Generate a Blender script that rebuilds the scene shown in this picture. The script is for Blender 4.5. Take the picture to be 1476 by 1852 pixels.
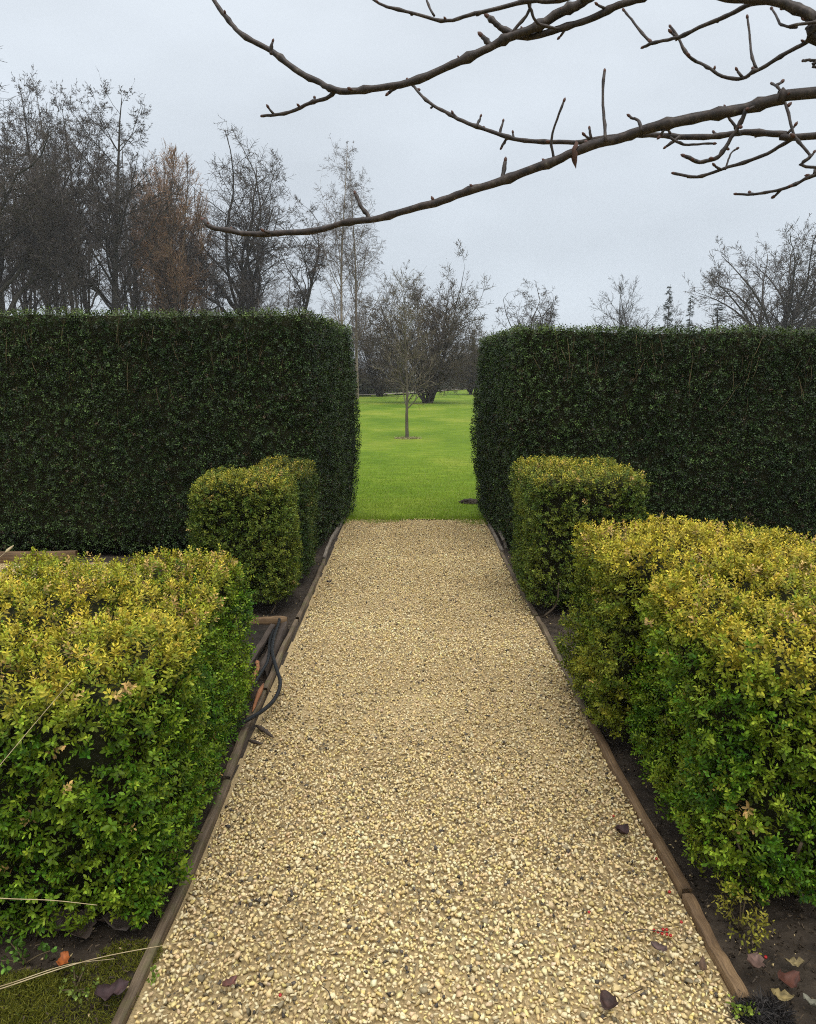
import bpy, bmesh, math, random
import numpy as np
from mathutils import Vector, noise

# ------------------------------------------------------------------ scene
sc = bpy.context.scene
for o in list(bpy.data.objects):
    bpy.data.objects.remove(o)
RNG = np.random.default_rng(7)
random.seed(7)
COL = sc.collection
PI = math.pi

# camera: eye height 1.6 m, looking down the path, tilted 9.85 degrees down
cam_d = bpy.data.cameras.new('camera')
cam = bpy.data.objects.new('camera', cam_d)
COL.objects.link(cam)
cam.location = (0, 0, 1.6)
cam.rotation_euler = (math.radians(90 - 9.847), 0, 0)
cam_d.sensor_fit = 'VERTICAL'
cam_d.sensor_height = 24.0
cam_d.lens = 24.0 * 1400 / 1852
cam_d.clip_start = 0.05
cam_d.clip_end = 3000
cam_d.dof.use_dof = True
cam_d.dof.focus_distance = 4.0
cam_d.dof.aperture_fstop = 9.0
sc.camera = cam

# world: overcast winter sky
SUN_EL, SUN_AZ = math.radians(64), math.radians(165)
world = bpy.data.worlds.new('World')
sc.world = world
world.use_nodes = True
nt = world.node_tree
nt.nodes.clear()
def N(t, ty, **kw):
    n = t.nodes.new(ty)
    for k, v in kw.items():
        setattr(n, k, v)
    return n
wout = N(nt, 'ShaderNodeOutputWorld')
sky = N(nt, 'ShaderNodeTexSky', sky_type='NISHITA')
sky.sun_disc = False
sky.sun_elevation = SUN_EL
sky.sun_rotation = SUN_AZ
bg1 = N(nt, 'ShaderNodeBackground'); bg1.inputs[1].default_value = 0.06
nt.links.new(sky.outputs[0], bg1.inputs[0])
tc = N(nt, 'ShaderNodeTexCoord')
sep = N(nt, 'ShaderNodeSeparateXYZ'); nt.links.new(tc.outputs['Generated'], sep.inputs[0])
ramp = N(nt, 'ShaderNodeValToRGB')           # overcast: the cloud deck is brighter overhead than low down
ramp.color_ramp.elements[0].position = 0.0
ramp.color_ramp.elements[0].color = (0.450, 0.500, 0.552, 1)
ramp.color_ramp.elements[1].position = 1.0
ramp.color_ramp.elements[1].color = (1.2, 1.22, 1.24, 1)
e_ = ramp.color_ramp.elements.new(0.42); e_.color = (0.535, 0.580, 0.628, 1)
nt.links.new(sep.outputs[2], ramp.inputs[0])
cl = N(nt, 'ShaderNodeTexNoise'); cl.inputs['Scale'].default_value = 2.6; cl.inputs['Detail'].default_value = 5
mp = N(nt, 'ShaderNodeMapping'); mp.inputs['Scale'].default_value = (1, 1, 2.2); mp.inputs['Location'].default_value = (0.4, 2.1, 0.3)
nt.links.new(tc.outputs['Generated'], mp.inputs[0]); nt.links.new(mp.outputs[0], cl.inputs['Vector'])
cr = N(nt, 'ShaderNodeMapRange'); cr.inputs[1].default_value = 0.3; cr.inputs[2].default_value = 0.7
cr.inputs[3].default_value = 0.88; cr.inputs[4].default_value = 1.10
nt.links.new(cl.outputs[0], cr.inputs[0])
vm = N(nt, 'ShaderNodeVectorMath', operation='SCALE')
nt.links.new(ramp.outputs[0], vm.inputs[0]); nt.links.new(cr.outputs[0], vm.inputs['Scale'])
bg2 = N(nt, 'ShaderNodeBackground'); bg2.inputs[1].default_value = 1.0
nt.links.new(vm.outputs[0], bg2.inputs[0])
mixw = N(nt, 'ShaderNodeMixShader'); mixw.inputs[0].default_value = 0.93
nt.links.new(bg1.outputs[0], mixw.inputs[1]); nt.links.new(bg2.outputs[0], mixw.inputs[2])
nt.links.new(mixw.outputs[0], wout.inputs[0])

# sun behind the cloud: weak and very soft
sd = bpy.data.lights.new('sun', 'SUN'); sd.energy = 1.5; sd.angle = math.radians(45); sd.color = (1, 0.97, 0.92)
sun = bpy.data.objects.new('sun', sd); COL.objects.link(sun)
sun.rotation_euler = (math.radians(90) - SUN_EL, 0, math.radians(180) - SUN_AZ)
sc.view_settings.view_transform = 'Standard'
sc.view_settings.look = 'None'
sc.view_settings.gamma = 1
sc.view_settings.exposure = 0.55
sc.render.engine = 'CYCLES'
sc.cycles.filter_width = 1.0
sc.cycles.use_denoising = False
sc.cycles.max_bounces = 8
sc.cycles.diffuse_bounces = 3
sc.cycles.glossy_bounces = 2
sc.cycles.transmission_bounces = 2
sc.cycles.caustics_reflective = False
sc.cycles.caustics_refractive = False

# ------------------------------------------------------------------ helpers
def tag(o, label=None, cat=None, group=None, kind=None):
    if label: o['label'] = label
    if cat: o['category'] = cat
    if group: o['group'] = group
    if kind: o['kind'] = kind
    return o
def empty(name, loc=(0, 0, 0), parent=None):
    o = bpy.data.objects.new(name, None)
    o.empty_display_size = 0.1
    COL.objects.link(o); o.location = loc
    if parent: o.parent = parent
    return o
def mesh_np(name, V, faces, col=None, smooth=False):
    """V (n,3); faces: list of (m,k) int arrays; col (n,3) point colours."""
    me = bpy.data.meshes.new(name)
    V = np.asarray(V, dtype=np.float32).reshape(-1, 3)
    if not isinstance(faces, (list, tuple)): faces = [faces]
    faces = [np.asarray(f, dtype=np.int32) for f in faces if len(f)]
    me.vertices.add(len(V)); me.vertices.foreach_set('co', V.ravel())
    nl = sum(f.size for f in faces); npoly = sum(len(f) for f in faces)
    me.loops.add(nl); me.polygons.add(npoly)
    me.loops.foreach_set('vertex_index', np.concatenate([f.ravel() for f in faces]))
    tot = np.concatenate([np.full(len(f), f.shape[1], dtype=np.int32) for f in faces])
    st = np.concatenate([[0], np.cumsum(tot)[:-1]]).astype(np.int32)
    me.polygons.foreach_set('loop_start', st)
    me.polygons.foreach_set('loop_total', tot)
    if smooth: me.polygons.foreach_set('use_smooth', np.ones(npoly, dtype=bool))
    if col is not None:
        a = me.attributes.new('Col', 'FLOAT_COLOR', 'POINT')
        c = np.ones((len(V), 4), dtype=np.float32); c[:, :3] = col
        a.data.foreach_set('color', c.ravel())
    me.update(calc_edges=True)
    me.validate()
    return me
def obj(name, me, mat=None, parent=None, loc=None, kind=None):
    o = bpy.data.objects.new(name, me)
    if mat and not me.materials: me.materials.append(mat)
    COL.objects.link(o)
    if parent: o.parent = parent
    if loc is not None: o.location = loc
    if kind: o['kind'] = kind
    return o
def nrm(v): return v / np.maximum(np.linalg.norm(v, axis=-1, keepdims=True), 1e-9)
def sn(p, f, seed):
    """cheap smooth noise in about -1..1"""
    r = np.random.default_rng(seed); out = 0
    for k in range(5):
        d = nrm(r.normal(size=3)) * f * (0.6 + 0.35 * k)
        out = out + np.sin(p @ d * 2 * PI + r.uniform(0, 6.28)) / (1 + 0.25 * k)
    return out / 2.6
def grid_mesh(name, x0, x1, y0, y1, nx, ny, zf):
    X, Y = np.meshgrid(np.linspace(x0, x1, nx + 1), np.linspace(y0, y1, ny + 1))
    Z = zf(X, Y) + 0 * X
    V = np.stack([X, Y, Z], -1).reshape(-1, 3)
    i = np.arange(ny)[:, None] * (nx + 1) + np.arange(nx)[None]
    f = np.stack([i, i + 1, i + nx + 2, i + nx + 1], -1).reshape(-1, 4)
    return mesh_np(name, V, f, smooth=True)

# tubes along polylines, all branches of a level at once
def tubes(P, R, S, col=None, vo=0):
    """P (n,k,3), R (n,k): returns V, quads, colours"""
    n, k, _ = P.shape
    T = np.empty_like(P); T[:, 1:-1] = P[:, 2:] - P[:, :-2]; T[:, 0] = P[:, 1] - P[:, 0]; T[:, -1] = P[:, -1] - P[:, -2]
    T = nrm(T)
    ref = np.where(np.abs(T[:, :1, 2:3]) > 0.85, np.array([1., 0.05, 0.]), np.array([0., 0.05, 1.]))
    A = nrm(np.cross(T, np.broadcast_to(ref, T.shape))); B = np.cross(T, A)
    th = np.arange(S) * 2 * PI / S
    V = P[:, :, None] + R[:, :, None, None] * (A[:, :, None] * np.cos(th)[None, None, :, None] + B[:, :, None] * np.sin(th)[None, None, :, None])
    base = (np.arange(n) * k * S)[:, None, None] + (np.arange(k - 1) * S)[None, :, None]
    j = np.arange(S)[None, None]; j2 = (j + 1) % S
    F = np.stack([base + j, base + j2, base + S + j2, base + S + j], -1).reshape(-1, 4) + vo
    C = None
    if col is not None: C = np.broadcast_to(col, (n, k, S, 3)).reshape(-1, 3)
    return V.reshape(-1, 3), F, C
def polytube(pts, rad, S=8, cap=True):
    P = np.array(pts, float)[None]; R = np.array(rad, float)[None]
    V, F, _ = tubes(P, R, S)
    fs = [F]
    if cap:
        k = P.shape[1]
        fs += [np.arange(S)[::-1][None], (np.arange(S) + (k - 1) * S)[None]]
    return V, fs
def spline(pts, m):
    """Catmull-Rom resample of (n,d) control points to m points per span"""
    p = np.array(pts, float); q = np.vstack([2 * p[0] - p[1], p, 2 * p[-1] - p[-2]])
    out = []
    for i in range(len(p) - 1):
        a, b, c, d = q[i:i + 4]
        for t in np.arange(m) / m:
            out.append(0.5 * (2 * b + (c - a) * t + (2 * a - 5 * b + 4 * c - d) * t * t + (3 * b - a - 3 * c + d) * t ** 3))
    out.append(p[-1]); return np.array(out)

# ------------------------------------------------------------------ materials
def material(name):
    m = bpy.data.materials.new(name); m.use_nodes = True
    t = m.node_tree; b = t.nodes['Principled BSDF']
    return m, t, b
def noise_col(t, scale, stops, detail=6, vec=None, rough=0.6, coord='Object', sc3=None):
    co = N(t, 'ShaderNodeTexCoord'); nz = N(t, 'ShaderNodeTexNoise')
    nz.inputs['Scale'].default_value = scale; nz.inputs['Detail'].default_value = detail; nz.inputs['Roughness'].default_value = rough
    src = co.outputs[coord]
    if sc3:
        mpn = N(t, 'ShaderNodeMapping'); mpn.inputs['Scale'].default_value = sc3
        t.links.new(src, mpn.inputs[0]); src = mpn.outputs[0]
    t.links.new(src, nz.inputs['Vector'])
    r = N(t, 'ShaderNodeValToRGB')
    el = r.color_ramp.elements
    while len(el) < len(stops): el.new(0.5)
    for e, (p, c) in zip(el, stops): e.position = p; e.color = (*c, 1)
    t.links.new(nz.outputs[0], r.inputs[0])
    return r.outputs[0], nz
def add_bump(t, b, h, strength=0.4, dist=0.01):
    bp = N(t, 'ShaderNodeBump'); bp.inputs['Strength'].default_value = strength; bp.inputs['Distance'].default_value = dist
    t.links.new(h, bp.inputs['Height']); t.links.new(bp.outputs[0], b.inputs['Normal'])
def mixc(t, a, b, fac, mode='MULTIPLY'):
    m = N(t, 'ShaderNodeMix', data_type='RGBA', blend_type=mode)
    if isinstance(fac, float): m.inputs[0].default_value = fac
    else: t.links.new(fac, m.inputs[0])
    for s, v in ((m.inputs[6], a), (m.inputs[7], b)):
        if isinstance(v, tuple): s.default_value = (*v, 1)
        else: t.links.new(v, s)
    return m.outputs[2]
def mat_leaf(name, rough=0.42, trans=0.22, spec=0.4):
    m, t, b = material(name)
    a = N(t, 'ShaderNodeAttribute', attribute_name='Col')
    b.inputs['Roughness'].default_value = rough; b.inputs['Specular IOR Level'].default_value = spec
    t.links.new(a.outputs['Color'], b.inputs['Base Color'])
    tr = N(t, 'ShaderNodeBsdfTranslucent'); t.links.new(a.outputs['Color'], tr.inputs[0])
    ms = N(t, 'ShaderNodeMixShader'); ms.inputs[0].default_value = trans
    t.links.new(b.outputs[0], ms.inputs[1]); t.links.new(tr.outputs[0], ms.inputs[2])
    t.links.new(ms.outputs[0], t.nodes['Material Output'].inputs[0])
    return m
def mat_col(name, rough=0.8, spec=0.3, nscale=60, amt=0.35, bump=0.3, bdist=0.002):
    """colour from the Col attribute, modulated by fine noise"""
    m, t, b = material(name)
    a = N(t, 'ShaderNodeAttribute', attribute_name='Col')
    c, nz = noise_col(t, nscale, [(0.3, (1 - amt,) * 3), (0.7, (1 + amt * 0.3,) * 3)])
    t.links.new(mixc(t, a.outputs['Color'], c, 1.0), b.inputs['Base Color'])
    b.inputs['Roughness'].default_value = rough; b.inputs['Specular IOR Level'].default_value = spec
    if bump: add_bump(t, b, nz.outputs[0], bump, bdist)
    return m
def mat_noise(name, scale, stops=None, rough=0.85, bump=0.4, bdist=0.01, sc3=None, spec=0.3, detail=8):
    m, t, b = material(name)
    c, nz = noise_col(t, scale, stops, sc3=sc3, detail=detail)
    t.links.new(c, b.inputs['Base Color'])
    b.inputs['Roughness'].default_value = rough; b.inputs['Specular IOR Level'].default_value = spec
    if bump: add_bump(t, b, nz.outputs[0], bump, bdist)
    return m

M_leaf = mat_leaf('box_leaf', rough=.42, trans=.16, spec=.14)
M_hleaf = mat_leaf('hedge_leaf', rough=0.35, trans=0.12, spec=0.20)
M_stone = mat_col('stone', rough=0.75, spec=.12, nscale=260, amt=0.30, bump=0.5, bdist=0.001)
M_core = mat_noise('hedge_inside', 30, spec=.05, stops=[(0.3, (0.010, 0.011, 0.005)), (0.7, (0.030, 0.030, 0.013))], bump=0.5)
M_soil = mat_noise('soil', 14, [(0.25, (0.018, 0.013, 0.009)), (0.55, (0.045, 0.033, 0.022)), (0.8, (0.085, 0.065, 0.045))], bump=1.0, bdist=0.02, rough=0.9)
M_fines = mat_noise('gravel_fines', 120, [(0.3, (0.22, 0.16, 0.08)), (0.7, (0.50, 0.375, 0.19))], bump=0.6, bdist=0.004)
M_bark = mat_col('bark', rough=0.9, spec=.1, nscale=3, amt=0.4, bump=0.5, bdist=0.02)
M_twig = mat_noise('overhanging_bark', 70, [(0.3, (0.010, 0.007, 0.006)), (0.52, (0.036, 0.023, 0.017)), (0.66, (0.07, 0.05, 0.038)), (0.76, (0.15, 0.14, 0.11))], bump=0.6, bdist=0.002, rough=0.55, spec=0.4)
M_bud = mat_noise('bud', 60, [(0.3, (0.05, 0.022, 0.015)), (0.7, (0.13, 0.055, 0.035))], rough=0.5)
M_hose = mat_noise('black_rubber', 40, [(0.3, (0.010, 0.011, 0.012)), (0.7, (0.022, 0.024, 0.026))], rough=0.5, spec=0.15, bump=0.1, bdist=0.001)
M_fabric = mat_noise('weed_membrane', 20, [(0.3, (0.012, 0.010, 0.008)), (0.6, (0.026, 0.021, 0.017)), (0.8, (0.055, 0.044, 0.033))], rough=0.6, spec=.15, bump=0.6, bdist=0.01)

def mat_wood(name, dark, mid, light, moss=None):
    m, t, b = material(name)
    c, nz = noise_col(t, 3.2, [(0.25, dark), (0.5, mid), (0.78, light)], sc3=(40, 0.9, 30), detail=9, rough=0.75)
    c2, nz2 = noise_col(t, 5, [(0.35, (0.55, 0.5, 0.45)), (0.65, (1.1, 1.1, 1.1))])
    c = mixc(t, c, c2, 1.0)
    if moss:
        f, _ = noise_col(t, 7, [(0.5, (0, 0, 0)), (0.68, (0.8, 0.8, 0.8))])
        c = mixc(t, c, moss, f, 'MIX')
    t.links.new(c, b.inputs['Base Color']); b.inputs['Roughness'].default_value = 0.75
    add_bump(t, b, nz.outputs[0], 0.5, 0.003)
    return m
M_wood = mat_wood('weathered_timber', (0.030, 0.021, 0.012), (0.13, 0.092, 0.055), (0.30, 0.225, 0.14), moss=(0.09, 0.085, 0.025))
M_woodb = mat_wood('brown_timber', (0.036, 0.021, 0.009), (0.165, 0.10, 0.046), (0.34, 0.225, 0.115))
M_woodg = mat_wood('grey_timber', (0.06, 0.05, 0.038), (0.18, 0.15, 0.115), (0.36, 0.31, 0.24))
M_woodd = mat_wood('dark_rotten_timber', (0.014, 0.010, 0.007), (0.05, 0.034, 0.023), (0.10, 0.072, 0.05))
M_woodr = mat_wood('split_red_timber', (0.06, 0.020, 0.008), (0.26, 0.10, 0.035), (0.42, 0.20, 0.08))
M_deadleaf = mat_leaf('dead_leaf', rough=0.6, trans=0.12, spec=0.3)
M_straw = mat_noise('straw', 30, [(0.3, (0.30, 0.22, 0.11)), (0.7, (0.52, 0.42, 0.25))], rough=0.6)
M_berry = mat_noise('red_berry', 40, [(0.3, (0.28, 0.010, 0.010)), (0.7, (0.45, 0.02, 0.015))], rough=0.22, spec=0.6, bump=0)
M_grassb = mat_leaf('grass_blade', rough=0.5, trans=0.3, spec=0.1)

# lawn: fresh green with paler mown drifts
M_lawn, t, b = material('lawn_grass')
c1, n1 = noise_col(t, 0.35, [(0.34, (0.098, 0.182, 0.012)), (0.5, (0.155, 0.240, 0.018)), (0.66, (0.245, 0.300, 0.038))], sc3=(1, 0.55, 1), detail=5)
c2, n2 = noise_col(t, 5, [(0.3, (0.66, 0.70, 0.7)), (0.7, (1.18, 1.14, 1.1))], sc3=(.5, 1.2, 1))
c3, n3 = noise_col(t, 70, [(0.3, (0.6, 0.65, 0.6)), (0.7, (1.25, 1.2, 1.2))])
t.links.new(mixc(t, mixc(t, c1, c2, 1.0), c3, 1.0), b.inputs['Base Color'])
b.inputs['Roughness'].default_value = 0.9; b.inputs['Specular IOR Level'].default_value = 0.1
add_bump(t, b, n3.outputs[0], 0.8, 0.02)
M_field = mat_noise('far_field', 0.08, [(0.3, (0.10, 0.13, 0.03)), (0.7, (0.20, 0.21, 0.07))], bump=0)
M_track = mat_noise('pale_track', 4, [(0.3, (0.15, 0.13, 0.10)), (0.7, (0.26, 0.23, 0.18))], bump=0.3)
M_litterbed = mat_noise('leaf_mould', 1.5, [(0.3, (0.035, 0.025, 0.016)), (0.7, (0.11, 0.08, 0.05))], bump=0.6, bdist=0.05)

# ------------------------------------------------------------------ the setting
lawn = obj('lawn', grid_mesh('lawn', -120, 120, 8.75, 118, 60, 60, lambda X, Y: 0.0 + 0.10 * np.sin(X * .11) * np.clip((Y - 25) / 40, 0, 1) * np.cos(Y * .07)), M_lawn, kind='structure')
ground = obj('ground', grid_mesh('ground', -450, 450, -60, 520, 30, 30, lambda X, Y: -0.22 + 0 * X), M_field, kind='structure')
wood_floor = obj('woodland_floor', grid_mesh('woodland_floor', -75, -5.2, 46, 116, 20, 20, lambda X, Y: 0.16 + 0.0 * X), M_litterbed, kind='structure')
def strip(name, pts, w, z, mat):
    p = np.array(pts, float); tn = np.gradient(p, axis=0); tn = nrm(tn); pn = np.stack([-tn[:, 1], tn[:, 0]], -1)
    V = np.zeros((len(p) * 2, 3)); V[0::2, :2] = p + pn * w / 2; V[1::2, :2] = p - pn * w / 2; V[:, 2] = z
    i = np.arange(len(p) - 1) * 2
    return obj(name, mesh_np(name, V, np.stack([i, i + 1, i + 3, i + 2], -1)), mat, kind='structure')
strip('garden_track', spline([(-14, 60), (-4, 68.5), (0, 78), (4.5, 95), (9.5, 113), (13, 117.5)], 8), 1.6, 0.14, M_track)

# soil beds either side of the path and the path base
def soil_z(X, Y): return 0.004 + 0.014 * np.sin(X * 9 + 2 * np.sin(Y * 5)) * np.sin(Y * 8 + X * 3)
obj('soil_bed_left', grid_mesh('soil_bed_left', -9, -0.71, -1.5, 8.74, 90, 110, lambda X, Y: soil_z(X, Y) - 0.012), M_soil, kind='structure')
obj('soil_bed_right', grid_mesh('soil_bed_right', 0.87, 9, -1.5, 8.74, 90, 110, lambda X, Y: soil_z(X, Y) - 0.012), M_soil, kind='structure')
path = obj('gravel_path', grid_mesh('gravel_path', -0.72, 0.875, -1.5, 8.74, 30, 120, lambda X, Y: -0.009 + 0 * X), M_fines, kind='structure')
side_path = obj('side_gravel_path', grid_mesh('side_gravel_path', -6.5, -2.1, 5.2, 6.5, 30, 20, lambda X, Y: 0.028 + 0 * X), M_fines, kind='structure')

# gravel: angular limestone chippings
def hulls(n, pts, rng):
    out = []
    for _ in range(n):
        bm = bmesh.new()
        q = nrm(rng.normal(size=(pts, 3))) * rng.uniform(0.72, 1.08, (pts, 1))
        for v in q: bm.verts.new(v)
        r = bmesh.ops.convex_hull(bm, input=bm.verts)
        bmesh.ops.delete(bm, geom=[e for e in r['geom_interior'] if isinstance(e, bmesh.types.BMVert)], context='VERTS')
        bm.verts.ensure_lookup_table(); bm.verts.index_update()
        V = np.array([v.co[:] for v in bm.verts]); F = np.array([[v.index for v in f.verts] for f in bm.faces if len(f.verts) == 3])
        bm.free(); out.append((V, F))
    return out
NEAR = hulls(18, 10, RNG); FAR = hulls(12, 6, RNG)
def rotm(rng, n):
    q = nrm(rng.normal(size=(n, 4))); w, x, y, z = q.T
    return np.stack([np.stack([1 - 2 * (y * y + z * z), 2 * (x * y - z * w), 2 * (x * z + y * w)], -1),
                     np.stack([2 * (x * y + z * w), 1 - 2 * (x * x + z * z), 2 * (y * z - x * w)], -1),
                     np.stack([2 * (x * z - y * w), 2 * (y * z + x * w), 1 - 2 * (x * x + y * y)], -1)], -2)
def stone_cols(rng, n, p):
    base = np.array([0.78, 0.60, 0.30]); c = base * rng.uniform(0.68, 1.15, (n, 1))
    c = c * (1 + rng.normal(size=(n, 3)) * np.array([0.02, 0.03, 0.10]))
    k = rng.random(n)
    c[k < 0.20] = np.array([0.81, 0.68, 0.41]) * rng.uniform(0.85, 1.1, ((k < 0.20).sum(), 1))
    g = (k > 0.90); c[g] = np.array([0.30, 0.245, 0.15]) * rng.uniform(0.6, 1.2, (g.sum(), 1))
    g = (k > 0.972); c[g] = np.array([0.10, 0.085, 0.07]) * rng.uniform(0.6, 1.4, (g.sum(), 1))
    drift = 1 + 0.10 * sn(p, 0.9, 5) + 0.08 * sn(p, 2.6, 6)
    return np.clip(c * drift[:, None], 0.01, 0.85)
def scatter_stones(rng, x0, x1, y0, y1, sp, smin, smax, z0):
    nx, ny = int((x1 - x0) / sp), int((y1 - y0) / sp)
    gx, gy = np.meshgrid(np.arange(nx), np.arange(ny))
    p = np.stack([x0 + (gx + rng.uniform(0, 1, gx.shape)) * sp, y0 + (gy + rng.uniform(0, 1, gx.shape)) * sp], -1).reshape(-1, 2)
    n = len(p); s = rng.uniform(smin, smax, n) * np.where(rng.random(n) < 0.09, 1.45, 1)
    z = z0 + rng.uniform(-0.004, 0.007, n) + 0.006 * sn(np.c_[p, p[:, 0] * 0], 1.1, 11)
    return np.c_[p, z], s
def stones_mesh(rng, P, S, C, T):
    R = rotm(rng, len(P)); sc3 = np.stack([S, S * rng.uniform(.65, .95, len(S)), S * rng.uniform(.5, .8, len(S))], -1) / 2
    ti = rng.integers(0, len(T), len(P)); Vs, Fs, Cs, o = [], [], [], 0
    for k, (V, F) in enumerate(T):
        m = np.where(ti == k)[0]
        if not len(m): continue
        v = np.einsum('nij,nvj->nvi', R[m], V[None] * sc3[m][:, None]) + P[m][:, None]
        v[..., 2] = P[m][:, None, 2] + (v[..., 2] - P[m][:, None, 2]) * 0.8
        Vs.append(v.reshape(-1, 3)); Fs.append((F[None] + (np.arange(len(m)) * len(V))[:, None, None] + o).reshape(-1, 3))
        Cs.append(np.repeat(C[m], len(V), 0)); o += len(m) * len(V)
    return np.concatenate(Vs), np.concatenate(Fs), np.concatenate(Cs)
rg = np.random.default_rng(21)
Pn, Sn = scatter_stones(rg, -0.69, 0.85, 1.25, 3.7, 0.0119, 0.0130, 0.0215, 0.0)
k_ = rg.random(len(Pn)) > np.clip((Pn[:, 1] - 2.7) / 1.0, 0, 1); Pn, Sn = Pn[k_], Sn[k_]
Pf, Sf = scatter_stones(rg, -0.69, 0.86, 2.7, 8.72, 0.0150, 0.0165, 0.0275, 0.0)
k_ = rg.random(len(Pf)) < np.clip((Pf[:, 1] - 2.7) / 1.0, 0, 1); Pf, Sf = Pf[k_], Sf[k_]
# right of the first board the chippings spill past its near end
keep = ~((Pf[:, 1] > 8.45) & (rg.random(len(Pf)) < (Pf[:, 1] - 8.4) * 2.2))
Pf, Sf = Pf[keep], Sf[keep]
Pc, Sc_ = scatter_stones(rg, -4.0, -2.5, 5.4, 6.42, 0.019, 0.018, 0.03, 0.036)
Cn = stone_cols(rg, len(Pn), Pn)
# the 300 biggest chippings nearest the camera are parts of their own
dist = np.hypot(Pn[:, 0], Pn[:, 1]); inside = (np.abs(Pn[:, 0]) < 0.62 + 0.2 * (Pn[:, 0] > 0)) & (Pn[:, 1] > 1.68)
score = np.where(inside, Sn / (dist + 0.6), 0); big = np.argsort(-score)[:300]
rest = np.ones(len(Pn), bool); rest[big] = False
V, F, C = stones_mesh(rg, Pn[rest], Sn[rest], Cn[rest], NEAR)
obj('gravel', mesh_np('gravel_near', V, F, C), M_stone, path, kind='stuff')
V, F, C = stones_mesh(rg, Pf, Sf, stone_cols(rg, len(Pf), Pf), FAR)
obj('gravel', mesh_np('gravel_far', V, F, C), M_stone, path, kind='stuff')
V, F, C = stones_mesh(rg, Pc, Sc_, stone_cols(rg, len(Pc), Pc), FAR)
obj('gravel', mesh_np('gravel_side', V, F, C), M_stone, side_path, kind='stuff')
for i in big:
    V, F, C = stones_mesh(rg, np.zeros((1, 3)), Sn[i:i + 1] * 1.08, Cn[i:i + 1], NEAR)
    obj('stone', mesh_np('stone', V, F, C), M_stone, path, loc=Pn[i] + np.array([0, 0, 0.004]))

# near grass blades on the lawn
def grass(rng, n, x0, x1, y0, y1, h0, h1, w, dens=None):
    p = np.stack([rng.uniform(x0, x1, n), rng.uniform(y0, y1, n), np.zeros(n)], -1)
    if dens is not None: p = p[rng.random(n) < dens(p)]
    n = len(p); a = rng.uniform(0, 2 * PI, n); h = rng.uniform(h0, h1, n)
    d = np.stack([np.cos(a), np.sin(a), 0 * a], -1); l = np.stack([rng.normal(0, .45, n), rng.normal(0, .45, n), np.ones(n)], -1) * h[:, None]
    V = np.stack([p - d * w / 2, p + d * w / 2, p + l], 1)
    f = np.arange(n * 3).reshape(-1, 3)
    q = 0.5 + 0.5 * sn(p, 0.35, 31); k = rng.uniform(0.7, 1.2, (n, 1))
    c = (np.array([0.095, 0.185, 0.010]) * (1 - q[:, None]) + np.array([0.215, 0.29, 0.028]) * q[:, None]) * k
    y = rng.random(n) < 0.06; c[y] = np.array([0.36, 0.33, 0.12]) * k[y]
    return V.reshape(-1, 3), f, np.repeat(c, 3, 0)
Vs, Fs, Cs, o = [], [], [], 0
fall = lambda p: np.clip((17.5 - p[:, 1]) / 8.0, 0, 1) ** 1.6
for args in ((95000, -1.9, 2.1, 8.66, 17.5, .014, .034, .005, fall), (9000, -1.0, 1.1, 8.2, 8.9, .02, .055, .004, lambda p: (sn(p, 1.6, 44) * .5 + (p[:, 1] - 8.55) * 2.2 + np.abs(p[:, 0] - .07) * .45 - .15 > 0) * .75)):
    v, f, c = grass(RNG, *args[:8], dens=args[8]); Vs.append(v); Fs.append(f + o); Cs.append(c * 1.25); o += len(v)
o_ = obj('grass', mesh_np('grass', np.concatenate(Vs), np.concatenate(Fs), np.concatenate(Cs)), M_grassb)
tag(o_, 'short bright green grass blades of the lawn beyond the path', 'grass', kind='stuff')

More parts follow.
